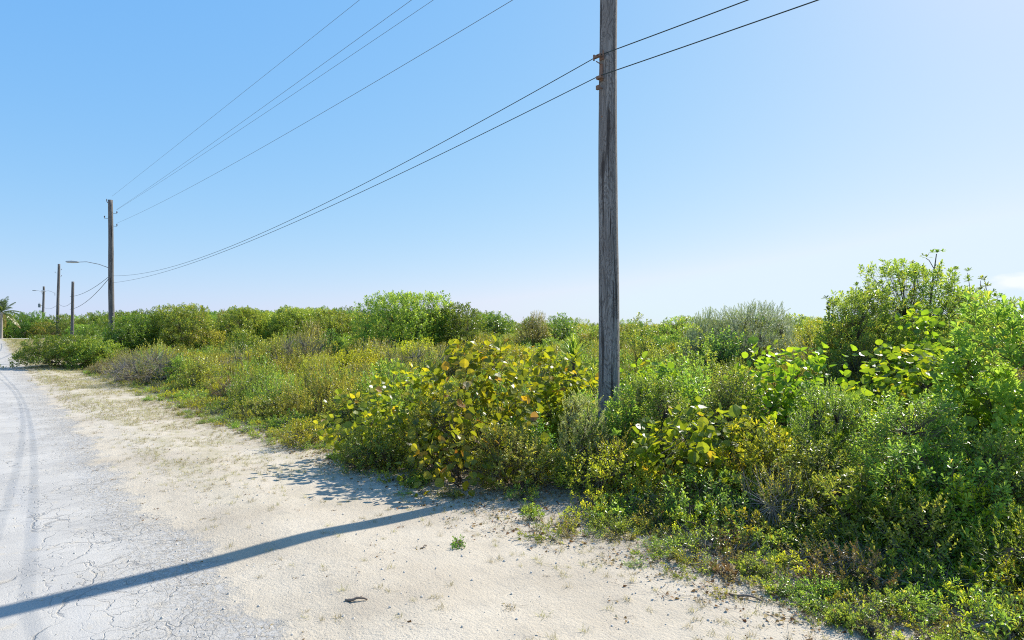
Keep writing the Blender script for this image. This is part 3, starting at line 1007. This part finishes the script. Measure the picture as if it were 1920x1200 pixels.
# scrub that fills the slope between the bushes one can tell apart
def scrub(name, label, cat, protos, mats, n, seed, mind, fn, smin, smax, vmin=1.6, hs=1.0, weights=None):
    U, V, X, Y = spots(n, -9, 75, 5.0, 62, seed, mind, fn)
    ok = V > edge_v(U) + vmin
    U, V, X, Y = U[ok], V[ok], X[ok], Y[ok]
    rs = np.random.RandomState(seed + 1)
    k = len(X)
    grow = np.clip(1 + (Y - 20) * .022, 1, 2.0)
    sx = rs.uniform(smin, smax, k) * grow
    scl = np.stack([sx, sx, sx * rs.uniform(.8, 1.2, k) * hs / np.sqrt(grow)], 1)
    lim = .55 + .45 * sstep(0, 2.2, V - edge_v(U))
    mid = sstep(12, 18, U) * (1 - sstep(42, 52, U)) * (1 - sstep(14, 20, V))
    scl[:, 2] *= 1 + .75 * mid * np.clip(.55 + .6 * wob(U * 1.1, V * 1.1 + seed, .6), 0, 1.2)
    scl[:, :2] *= (1 + .2 * mid)[:, None]
    scl *= lim[:, None]
    rot = np.stack([rs.normal(0, .06, k), rs.normal(0, .06, k), rs.uniform(0, 6.28, k)], 1)
    pts = np.stack([X, Y, terrain(U, V) - .03], 1)
    scl *= (1.0 + .34 * wob(U * 1.3 + seed, V, .55))[:, None]
    wts = np.ones(len(protos)) / len(protos) if weights is None else np.array(weights)
    field = np.stack([wob(U + 37 * q + seed, V - 19 * q, .42) * .9 + rs.gumbel(0, .35, k) + np.log(wts[q]) * .6 for q in range(len(protos))], 1)
    pick = field.argmax(1)
    scatter(name, label, cat, protos, mats, pts, rot, scl, pick)
    return k


def patchy(f, ph, lo, hi):
    return lambda U, V: sstep(lo, hi, wob(U + ph, V - ph, f) * .5 + .5)


SM = [M['bright'], M['twig'], M['olive'], M['lime'], M['deadtwig'], M['dark'], M['rust'], M['naupaka']]
pg = [proto(0, 1, seed=101, kind='small', lscale=1.35, Rx=.62, H=.85, ntip=170), proto(5, 1, seed=102, kind='small', lscale=1.35, Rx=.6, H=.9, ntip=170), proto(7, 1, seed=103, kind='rosette', lscale=1.15, Rx=.6, H=.9, ntip=90)]
po = [proto(2, 1, seed=104, kind='tiny', lscale=1.7, Rx=.6, H=.75, ntip=190), proto(3, 1, seed=105, kind='tiny', lscale=1.7, Rx=.55, H=.6, ntip=190), proto(2, 1, seed=106, kind='fine', lscale=1.6, Rx=.6, H=.75, ntip=170), proto(0, 1, seed=107, kind='fine', lscale=1.6, Rx=.6, H=.75, ntip=170)]
pd = [proto(2, 4, seed=108, kind='fine', lscale=1.6, Rx=.65, H=.75, ntip=200, bare=.55, twig_r=.003), proto(6, 4, seed=109, kind='tiny', lscale=1.7, Rx=.6, H=.6, ntip=190, bare=.35, twig_r=.003)]
scrub('green_scrub', 'green leafy scrub that fills the slope between the bushes', 'scrub', pg, SM, 9000, 21, lambda d: .55 + .018 * d, patchy(.22, 0, .45, .8), .75, 1.5, hs=1.1)
scrub('olive_scrub', 'yellow green and olive scrub spread over the slope', 'scrub', po, SM, 14000, 22, lambda d: .45 + .015 * d, patchy(.17, 40, .10, .45), .75, 1.35, weights=[.24, .36, .16, .24])
scrub('dry_scrub', 'grey brown dry twigs and dead scrub between the green', 'scrub', pd, SM, 5000, 23, lambda d: .8 + .02 * d, patchy(.3, 80, .45, .7), .7, 1.2, vmin=.6)

# low creeping cover along the edge of the sand
def cover():
    protos = [proto(0, 1, seed=121, kind='small', Rx=.34, H=.26, ntip=70, flat=.8, low=.02, lump=.3), proto(2, 1, seed=122, kind='small', Rx=.36, H=.22, ntip=60, bare=.2, low=.02), proto(3, 1, seed=123, kind='rosette', lscale=.55, Rx=.32, H=.24, ntip=36, low=.02), proto(0, 4, seed=124, kind='small', Rx=.36, H=.30, ntip=60, bare=.45, low=.02), proto(0, 1, seed=125, kind='rosette', lscale=.65, Rx=.38, H=.32, ntip=42, low=.02), proto(6, 4, seed=126, kind='small', Rx=.34, H=.22, ntip=55, bare=.3, low=.02)]
    U, V, X, Y = spots(48000, -9, 45, 4.4, 12, 31, lambda d: .13 + .012 * d, lambda U, V: .06 + .94 * sstep(-.4, .55, V - edge_v(U)))
    ok = V > edge_v(U) - .45
    U, V, X, Y = U[ok], V[ok], X[ok], Y[ok]
    # open shaded sand below the sea grapes, as in the photo
    hole = (np.abs(U - 7.6) < 2.0) & (V < 6.9)
    rs = np.random.RandomState(33)
    ok = ~(hole & (rs.rand(len(U)) < .88))
    U, V, X, Y = U[ok], V[ok], X[ok], Y[ok]
    k = len(X)
    e = sstep(-.2, 1.6, V - edge_v(U))
    sx = rs.uniform(.55, 1.3, k) * (.6 + .65 * e)
    scl = np.stack([sx, sx, sx * rs.uniform(.7, 1.3, k)], 1)
    rot = np.stack([rs.normal(0, .1, k), rs.normal(0, .1, k), rs.uniform(0, 6.28, k)], 1)
    scatter('ground_cover', 'low creeping green and yellow cover at the edge of the sand', 'ground cover', protos, SM,
            np.stack([X, Y, terrain(U, V) - .015], 1), rot, scl, rs.choice(6, k, p=[.20, .15, .22, .16, .20, .07]))


cover()


def litter():
    rs = np.random.RandomState(41)
    U, V, X, Y = spots(42000, -9, 26, 1.5, 9, 42, lambda d: .05 + .004 * d, lambda U, V: .02 + .9 * sstep(-1.0, .6, V - edge_v(U)))
    k = len(X)
    protos = []
    for q in range(4):
        g = Geo()
        n = 5
        ph = rs.uniform(0, 6.28, n)
        A = np.stack([np.cos(ph), np.sin(ph), rs.uniform(-.1, .5, n)], 1)
        N = rs.normal(0, .5, (n, 3)) + [0, 0, 1]
        P = np.stack([rs.normal(0, .07, n), rs.normal(0, .07, n), rs.uniform(.008, .02, n)], 1)
        l = rs.uniform(.02, .06, n)
        leaves(g, P, A, N, l, l * rs.uniform(.5, .9, n), rs.rand(n), 'obovate')
        d = rs.uniform(0, 6.28, 3)
        p0 = np.stack([rs.normal(0, .06, 3), rs.normal(0, .06, 3), np.full(3, .008)], 1)
        rods(g, p0, p0 + np.stack([np.cos(d), np.sin(d), np.full(3, .12)], 1) * rs.uniform(.08, .2, (3, 1)), .002, .001, 3, rs.rand(3), 1)
        protos.append(g)
    scatter('leaf_litter', 'brown and cream dead leaves and twigs on the sand under the bushes', 'leaf litter', protos, [M['dryleaf'], M['deadtwig']],
            np.stack([X, Y, terrain(U, V) + .002], 1), np.stack([np.zeros(k), np.zeros(k), rs.uniform(0, 6.28, k)], 1), rs.uniform(.4, 1.15, k) * np.where(V < 4.6, .65, 1), rs.randint(0, 4, k))


litter()


def grass():
    rs = np.random.RandomState(51)
    protos = []
    for q in range(4):
        g = Geo()
        n = 22
        ph = rs.uniform(0, 6.28, n); el = np.radians(rs.uniform(8, 60, n))
        A = np.stack([np.cos(ph) * np.cos(el), np.sin(ph) * np.cos(el), np.sin(el)], 1)
        N = np.stack([-np.cos(ph) * np.sin(el), -np.sin(ph) * np.sin(el), np.cos(el)], 1)
        P = np.stack([rs.normal(0, .035, n), rs.normal(0, .035, n), np.zeros(n)], 1)
        leaves(g, P, A, N, rs.uniform(.04, .12, n), rs.uniform(.003, .006, n), rs.rand(n), 'blade')
        protos.append(g)
    def dn(U, V):
        band = sstep(1.9, 2.7, V) * (1 - sstep(4.6, 5.4, V)) * sstep(9, 15, U) * sstep(.36, .62, wob(U, V, 1.1) * .5 + .5)
        near = .035 * sstep(1.6, 2.4, V)
        far = sstep(58, 70, U) * sstep(1.8, 2.4, V)
        edge = .25 * sstep(4.2, 5.2, V)
        return np.clip(band + near + far + edge, 0, 1)
    U, V, X, Y = spots(90000, -6, 112, 1.7, 7.5, 52, lambda d: .05 + .005 * d, dn)
    k = len(X)
    grow = np.clip(Y / 14, .7, 4)
    sx = rs.uniform(.6, 1.2, k) * grow
    scatter('dry_grass', 'short straw coloured grass tufts on the sandy verge', 'dry grass', protos, [M['straw']],
            np.stack([X, Y, terrain(U, V)], 1), np.stack([np.zeros(k), np.zeros(k), rs.uniform(0, 6.28, k)], 1), np.stack([sx, sx, rs.uniform(.6, 1.1, k) * grow ** .6], 1), rs.randint(0, 4, k))


grass()


def gravel():
    rs = np.random.RandomState(61)
    protos = []
    for q in range(3):
        g = Geo()
        t = (1 + 5 ** .5) / 2
        V = norm(np.array([(-1, t, 0), (1, t, 0), (-1, -t, 0), (1, -t, 0), (0, -1, t), (0, 1, t), (0, -1, -t), (0, 1, -t), (t, 0, -1), (t, 0, 1), (-t, 0, -1), (-t, 0, 1)], float))
        F = np.array([(0, 11, 5), (0, 5, 1), (0, 1, 7), (0, 7, 10), (0, 10, 11), (1, 5, 9), (5, 11, 4), (11, 10, 2), (10, 7, 6), (7, 1, 8), (3, 9, 4), (3, 4, 2), (3, 2, 6), (3, 6, 8), (3, 8, 9), (4, 9, 5), (2, 4, 11), (6, 2, 10), (8, 6, 7), (9, 8, 1)])
        V = V * rs.uniform(.75, 1.2, (12, 1)) * [1, .8, .6]
        g.add(V, F)
        protos.append(g)
    U, V, X, Y = spots(50000, -6, 14, -1, 6.2, 62, lambda d: .035, lambda U, V: .10 + .5 * sstep(4.4, 5.2, V) + .18 * np.exp(-((V - 1.8) / .4) ** 2))
    k = len(X)
    scatter('gravel', 'small pale stones and grit scattered on the verge', 'gravel', protos, [M['pebble']],
            np.stack([X, Y, terrain(U, V) + .002 + .004 * (V < 1.95)], 1), rs.uniform(0, 6.28, (k, 3)), .003 + .018 * rs.rand(k) ** 4, rs.randint(0, 3, k))


gravel()


def wood():
    rs = np.random.RandomState(71)
    MT = [M['dark'], M['twig'], M['naupaka'], M['olive'], M['bright']]
    protos = [proto(0, 1, seed=131, kind='rosette', Rx=2.4, H=3.0, ntip=420, lscale=2.6), proto(2, 1, seed=132, kind='rosette', Rx=2.3, H=2.8, ntip=420, lscale=2.6), proto(3, 1, seed=133, kind='rosette', Rx=2.2, H=2.5, ntip=420, lscale=2.4), proto(4, 1, seed=134, kind='rosette', Rx=2.4, H=2.8, ntip=420, lscale=2.5)]
    X, Y, Z, Sc = [], [], [], []
    def add(u0, u1, v0, v1, n, smin, smax):
        U, V = rs.uniform(u0, u1, n), rs.uniform(v0, v1, n)
        x, y = xy(U, V)
        ok = (np.abs(x) < .86 * y + 9) & (y > 20)
        X.extend(x[ok]); Y.extend(y[ok]); Z.extend(terrain(U, V)[ok] - .1); Sc.extend(rs.uniform(smin, smax, ok.sum()))
    add(130, 175, -25, 60, 300, .8, 1.5)       # beyond the crossing road
    add(62, 122, 8.5, 55, 280, .55, 1.2)         # right of the far poles
    add(40, 80, 12, 60, 120, .4, .95)
    add(10, 70, 40, 62, 110, .3, .62)           # along the crest
    k = len(X)
    scatter('far_wood', 'dense dark green bushes and low trees far down the road', 'wood', protos, MT,
            np.stack([X, Y, Z], 1), np.stack([np.zeros(k), np.zeros(k), rs.uniform(0, 6.28, k)], 1), np.array(Sc), rs.choice(4, k, p=[.5, .28, .10, .12]))


wood()


# ------------------------------------------------------------------ poles and wires
AV = math.atan2(DV[1], DV[0])       # direction across the road


def shaft(g, h, r0, r1, k=20, seed=0, lean=(0, 0)):
    rs = np.random.RandomState(seed)
    zs = np.linspace(-.8, h, 34)
    ph = np.arange(k) * 2 * math.pi / k
    rim = 1 + .025 * np.sin(ph * 3 + seed) + .012 * rs.normal(size=k)
    V = []
    for z in zs:
        t = max(0, z) / h
        r = (r0 + (r1 - r0) * t) * rim * (1 + .012 * math.sin(z * 2.3 + seed) + .006 * rs.normal())
        V.append(np.stack([np.cos(ph) * r + lean[0] * t + .012 * math.sin(z * .8), np.sin(ph) * r + lean[1] * t, np.full(k, z)], 1))
    n = len(zs)
    i = np.arange(k); j = (i + 1) % k
    q = np.stack([i, j, j + k, i + k], 1)
    F = (q[None] + (np.arange(n - 1) * k)[:, None, None]).reshape(-1, 4)
    V.append(np.array([[lean[0], lean[1], h + .02]]))
    c = n * k
    g.add(np.concatenate(V), [F, np.stack([(n - 1) * k + i, (n - 1) * k + j, np.full(k, c)], 1)])
    return g


def insulator(parent, p, side, mat='porcelain'):
    """a post insulator on a steel pin, out to one side of the pole"""
    p = np.asarray(p, float)
    g = Geo()
    d = np.array([DV[0], DV[1], 0]) * side
    rods(g, [p], [p + d * .42], .018, .014, 6)
    rods(g, [p + d * .40], [p + d * .40 + [0, 0, .10]], .012, .012, 6)
    b = g.obj('bracket', M['steel'], parent)
    g = Geo()
    q = p + d * .40 + [0, 0, .06]
    tube(g, [q, q + [0, 0, .03], q + [0, 0, .05], q + [0, 0, .08], q + [0, 0, .10], q + [0, 0, .13]], [.03, .055, .035, .05, .03, .02], 10)
    g.obj('insulator', M[mat], b)


def pole(label, x, y, h, r0, r1, seed, lean=(0, 0), mat='pole_far'):
    t = thing('utility_pole', label, 'utility pole', (x, y, ground(x, y)), 0)
    shaft(Geo(), h, r0, r1, 24, seed, lean).obj('shaft', M[mat], t, smooth=True)
    return t


def pole_h(py, D, x):
    return CAM_H + (HOR - py) / FPX * D - ground(x, D)


# near pole
P1 = (1.74, 11.1)
z1 = ground(*P1)
p1 = pole('tall weathered grey wooden pole close by, rising out of the frame', *P1, 12.5 - z1, .200, .130, 1, mat='pole')
n2 = np.array([DV[0], DV[1], 0])
road = -n2                                                  # towards the road
al = np.array([DU[0], DU[1], 0])


def hardware(zc, kind):
    zz = zc - z1
    g = Geo()
    face = road * .165
    if kind == 'suspension':
        rods(g, [road * .10 + [0, 0, zz + .0]], [road * .30 + [0, 0, zz + .0]], .011, .011, 8)
        box(g, road * .175 + np.array([0, 0, zz]), (.02, .10, .10), AV)
        box(g, road * .255 + np.array([0, 0, zz]) + al * .02, (.05, .16, .045), AV)
        rods(g, [road * .26 + al * .11 + [0, 0, zz - .05]], [road * .26 + al * .11 + [0, 0, zz + .05]], .016, .016, 8)
        rods(g, [road * .26 - al * .11 + [0, 0, zz - .04]], [road * .26 - al * .11 + [0, 0, zz + .05]], .014, .014, 8)
    else:
        box(g, road * .185 + np.array([0, 0, zz + .08]), (.03, .06, .30), AV)
        rods(g, [road * .17 + [0, 0, zz + .22]], [road * .32 + [0, 0, zz + .24]], .011, .009, 7)
        box(g, road * .23 + np.array([0, 0, zz - .02]), (.07, .12, .05), AV)
        rods(g, [road * .16 + [0, 0, zz - .20]], [road * .29 + [0, 0, zz - .20]], .012, .012, 7)
        box(g, road * .27 + np.array([0, 0, zz - .21]), (.05, .07, .07), AV)
    g.obj('clamp_bracket', M['rustmetal'], p1)


hardware(7.42, 'suspension')
hardware(7.06, 'plate')
g = Geo()
tube(g, [road * .15 + [0, 0, 6.35 - z1], road * .165 + [0, 0, 6.36 - z1], road * .175 + [0, 0, 6.37 - z1]], [.022, .022, .014], 8)
g.obj('bolt', M['rustmetal'], p1)

# second pole
D2 = 47.0
P2 = (-30.65, D2)
h2 = pole_h(375, D2, P2[0])
z2 = ground(*P2)
p2 = pole('dark wooden pole with street lamp arm, second nearest, above the left bushes', *P2, h2, .22, .16, 2, lean=(-.12, 0))
# poles further on
PS = (-825 / FPX * 72, 72.0)
PT = (-853 / FPX * 95, 95.0)
PF = (-880 / FPX * 140, 140.0)
ps = pole('short bare wooden pole between the second pole and the far ones', *PS, pole_h(528, 72, PS[0]), .18, .14, 3, lean=(.12, 0))
pt = pole('distant dark pole with side pins, left of the short bare pole', *PT, pole_h(495, 95, PT[0]), .22, .17, 4, lean=(.3, 0))
pf = pole('farthest pole, carrying a grey transformer and a lamp arm', *PF, pole_h(537, 140, PF[0]), .25, .2, 5, lean=(.25, 0))


def wireZ(py, D):
    return CAM_H + (HOR - py) / FPX * D


for side, py in ((-1, 408), (1, 397), (1, 421)):
    insulator(p2, (-.1, 0, wireZ(py, D2) - z2 - .1), side)
g = Geo(); q = np.array([-.12, 0, h2])
tube(g, [q + road * .18 + [0, 0, -.25], q + road * .24 + [0, 0, -.12], q + road * .24 + [0, 0, .04]], [.02, .03, .03], 7)
g.obj('insulator', M['porcelain'], p2)
zT = ground(*PT)
for side, py in ((-1, 512), (1, 506), (1, 518)):
    insulator(pt, (.2, 0, wireZ(py, 95) - zT), side)
# top pins of the near pole (above the frame)
for side, zz in ((-1, 11.25), (1, 10.45), (-1, 9.15)):
    insulator(p1, (0, 0, zz - z1), side)


def lamp_arm(p, base, tip, r, head):
    base, tip = np.asarray(base, float), np.asarray(tip, float)
    g = Geo()
    m1 = base + (tip - base) * .35 + np.array([0, 0, .22 * abs(tip[2] - base[2]) + .05])
    m2 = base + (tip - base) * .75 + np.array([0, 0, .14])
    tube(g, [base, m1, m2, tip], [r, r, r * .9, r * .85], 8)
    rods(g, [base + [0, 0, -.35]], [base + [0, 0, .1]], r * 1.6, r * 1.6, 8)
    a = g.obj('lamp_arm', M['steel'], p)
    d = norm((tip - base)[None] * [[1, 1, 0]])[0]
    g = Geo()
    tube(g, [tip - d * .05, tip + d * .1, tip + d * head * .5 + [0, 0, .01], tip + d * head * .9, tip + d * head], [r * 1.1, .075, .10, .075, .03], 10)
    g.obj('lamp_head', M['lamphead'], a)


def rel(px, py, D, loc, z0):
    return np.array([(px - 960) / FPX * D - loc[0], D - loc[1], CAM_H + (HOR - py) / FPX * D - z0])


lamp_arm(p2, rel(206, 503, D2, P2, z2), rel(158, 493, D2, P2, z2) + np.array([0, -.6, .0]), .026, .85)
zF = ground(*PF)
lamp_arm(pf, rel(79, 549, 140, PF, zF), rel(71, 545, 140, PF, zF) + np.array([0, -.4, .0]), .028, .8)
lamp_arm(pt, rel(103, 550, 95, PT, zT), rel(89, 546, 95, PT, zT) + np.array([0, -.3, .0]), .022, .7)
c = rel(74, 573, 140, PF, zF)
g = Geo()
tube(g, [c + [0, 0, -.42], c + [0, 0, -.38], c + [0, 0, .38], c + [0, 0, .44]], [.20, .27, .27, .20], 14)
rods(g, [c + [.1, 0, .4]], [c + [.1, 0, .68]], .05, .03, 7)
rods(g, [c + [-.1, 0, .4]], [c + [-.1, 0, .68]], .05, .03, 7)
rods(g, [c], [np.array([.08, 0, c[2]])], .05, .05, 6)
g.obj('transformer', M['greypaint'], pf)


def span(name, label, A, B, sag, r, mat, cat, group=None):
    A, B = np.asarray(A, float), np.asarray(B, float)
    t = np.linspace(0, 1, 90)[:, None]
    P = A + (B - A) * t
    P[:, 2] -= (4 * sag * t * (1 - t))[:, 0]
    g = Geo()
    tube(g, P - A, r, 5)
    o = g.obj(name, M[mat], smooth=True)
    o.location = A
    return tag(o, label, cat, group)


def at1(off, z):
    return np.array([P1[0] + DV[0] * off, P1[1] + DV[1] * off, z])


def at2(off, z):
    return np.array([P2[0] + DV[0] * off, P2[1] + DV[1] * off, z])


# upper bare conductors between the two poles
span('power_line', 'uppermost thin bare wire running from the second pole top to the upper left sky', at1(.1, 12.2), at2(0, 12.88), .02, .0055, 'wire', 'wire')
span('power_line', 'left wire of the close pair in the left sky', at1(-.6, 10.5), at2(.3, 11.9), .1, .0055, 'wire', 'wire')
span('power_line', 'right wire of the close pair in the left sky', at1(.6, 11.2), at2(.3, 11.87), .1, .0055, 'wire', 'wire')
span('power_line', 'single bare wire below the close pair, well above the thick cables', at1(-.4, 9.22), at2(.3, 10.84), .3, .006, 'wire', 'wire')
# thick cables; the span left of the near pole and the one to its right hang as one cable
span('utility_cable', 'upper thick dark cable from the near pole back to the second pole', at1(-.26, 7.42), at2(-.2, 6.79), 1.1, .008, 'cable', 'cable')
span('utility_cable', 'lower thick dark cable from the near pole back to the second pole', at1(-.25, 7.06), at2(-.2, 6.22), .75, .008, 'cable', 'cable')
E0 = np.array([P1[0] - DU[0] * 52, P1[1] - DU[1] * 52])
span('utility_cable', 'upper thick cable going up right from the near pole', at1(-.26, 7.42), np.array([E0[0] - .2, E0[1], 7.3]), .75, .009, 'cable', 'cable')
span('utility_cable', 'lower thick cable going up right from the near pole', at1(-.25, 7.06), np.array([E0[0] - .2, E0[1], 6.8]), .65, .009, 'cable', 'cable')
# beyond the second pole
def on(P, off, py, D):
    return np.array([P[0] + DV[0] * off, P[1] + DV[1] * off, wireZ(py, D)])


span('utility_cable', 'upper slack cable between the second pole and the short pole', at2(-.25, wireZ(520, D2)), on(PS, -.2, 556, 72), .35, .018, 'cable', 'cable')
span('utility_cable', 'lower slack cable between the second pole and the short pole', at2(-.25, wireZ(524, D2)), on(PS, -.2, 580, 72), .5, .020, 'cable', 'cable')
span('utility_cable', 'faint cable between the two farthest poles', on(PT, 0, 572, 95), on(PF, 0, 574, 140), .6, .02, 'cable', 'cable')
span('utility_cable', 'faint cable from the short pole to the distant pinned pole', on(PS, 0, 566, 72), on(PT, 0, 566, 95), .6, .018, 'cable', 'cable')


# ------------------------------------------------------------------ palm on the far left
def palm():
    D = 98.0
    x = (2 - 960) / FPX * D
    z = ground(x, D)
    hgt = CAM_H + (HOR - 586) / FPX * D - z
    t = thing('palm_tree', 'coconut palm with pale trunk at the far left edge', 'palm tree', (x, D, z))
    g = Geo()
    n = 16
    zs = np.linspace(-.3, hgt, n)
    tube(g, np.stack([.1 * np.sin(zs * .5), zs * 0, zs], 1), .17 + .10 * np.exp(-np.maximum(zs, 0) * 1.5) + .012 * (np.arange(n) % 2), 10)
    g.obj('trunk', M['palmtrunk'], t, smooth=True)
    rs = np.random.RandomState(8)
    f = Geo()
    top_ = np.array([.1 * math.sin(hgt * .5), 0, hgt])
    for k in range(22):
        ph = k * 2.4 + rs.uniform(-.2, .2); el = rs.uniform(-.35, 1.35); L = rs.uniform(2.5, 3.3)
        h = np.array([math.cos(ph), math.sin(ph), 0])
        s = np.linspace(0, 1, 14)
        drop = 1.7 * s ** 2 * math.cos(el)
        P = top_ + h[None] * (s * L * math.cos(el))[:, None] + np.array([0, 0, 1])[None] * (s * L * math.sin(el) - drop)[:, None]
        tube(f, P, np.linspace(.035, .008, 14), 4, .5)
        d = norm(np.gradient(P, axis=0))
        sd = norm(np.cross(d, [0, 0, 1.0]))
        ti = .85 + .15 * rs.rand() if el < -.15 else rs.uniform(0, .75)
        s2 = np.repeat(np.linspace(.12, .99, 44), 2)
        PP = np.stack([np.interp(s2, s, P[:, i]) for i in range(3)], 1)
        dd = np.stack([np.interp(s2, s, d[:, i]) for i in range(3)], 1)
        ss = np.stack([np.interp(s2, s, sd[:, i]) for i in range(3)], 1) * np.tile([1, -1], 44)[:, None]
        A = ss + dd * .7 + np.array([0, 0, -.45]) + rs.normal(0, .1, PP.shape)
        l = .75 * np.sin(np.clip(s2, .05, .97) * math.pi) ** .5 * rs.uniform(.8, 1.1, 88)
        leaves(f, PP, A, np.cross(A, dd) * np.tile([1, -1], 44)[:, None] + [0, 0, .3], l, np.full(88, .055), np.full(88, ti), 'narrow')
    f.obj('fronds', M['palm'], t)


palm()


# ------------------------------------------------------------------ small things on the sand
def at_ground(px, py):
    D = CAM_H * FPX / (py - HOR)
    for _ in range(6):
        x = (px - 960) / FPX * D
        D = (CAM_H - ground(x, D)) * FPX / (py - HOR)
    x = (px - 960) / FPX * D
    return x, D, ground(x, D)


def stick(label, px, py, L, rz, r=.012):
    x, y, z = at_ground(px, py)
    g = Geo()
    rs = np.random.RandomState(int(px))
    s = np.linspace(-.5, .5, 9)
    P = np.stack([s * L, .03 * L * np.sin(s * 7) + rs.normal(0, .006, 9), r * .9 + .012 * np.sin(s * 5 + 1)], 1)
    tube(g, P, r * (1 - .6 * (s + .5)) + .002, 6)
    tube(g, [P[5], P[5] + np.array([.25 * L, .14 * L, .02]) * .6], [r * .5, r * .2], 5)
    o = g.obj('dead_stick', M['stick'], smooth=True)
    o.location = (x, y, z + .004)
    o.rotation_euler = (0, 0, rz)
    tag(o, label, 'stick')


stick('short dark dead stick lying alone on bare sand near the bottom', 668, 1127, .20, .1, .014)
stick('grey weathered stick at the sandy edge of the low cover, bottom right', 1398, 1122, .30, -.55, .013)
stick('pale bleached stick among the low cover right of the middle', 1545, 972, .35, .8, .014)
stick('small crooked twig on the sand by the small uprooted sprig', 795, 1027, .10, .9, .008)


def sprout(name, label, px, py, Rx, H, n, mat, kind='small', **kw):
    x, y, z = at_ground(px, py)
    fm, sm = shrub_meshes((label,), mat, kind=kind, Rx=Rx, H=H, ntip=n, seed=int(px), low=.02, **kw)
    t = thing(name, label, 'plant', (x, y, z), px)
    link(bpy.data.objects.new('foliage', fm), t)
    link(bpy.data.objects.new('stems', sm), t)


sprout('small_plant', 'little green plant alone on the shaded sand below the sea grapes', 782, 912, .26, .16, 45, 'bright')
sprout('small_plant', 'small flat sprig lying on the sand before the bushes', 858, 1022, .16, .06, 16, 'dark')
sprout('small_plant', 'fresh green seedling at the tip of the low cover in the middle', 1000, 975, .16, .20, 22, 'naupaka', 'rosette', lscale=.7)
sprout('small_plant', 'bright green leafy clump at the bottom edge right, on gravelly sand', 1690, 1150, .24, .20, 40, 'naupaka', 'rosette', lscale=.6)
sprout('dried_leaf_clump', 'orange brown clump of dead curled leaves at the edge of the cover', 1352, 1078, .13, .08, 14, 'dryleaf', 'rosette', lscale=.9)
sprout('straw_tuft', 'dry straw grass tuft at the bottom edge near the right corner', 1628, 1190, .10, .12, 40, 'straw', 'fine')
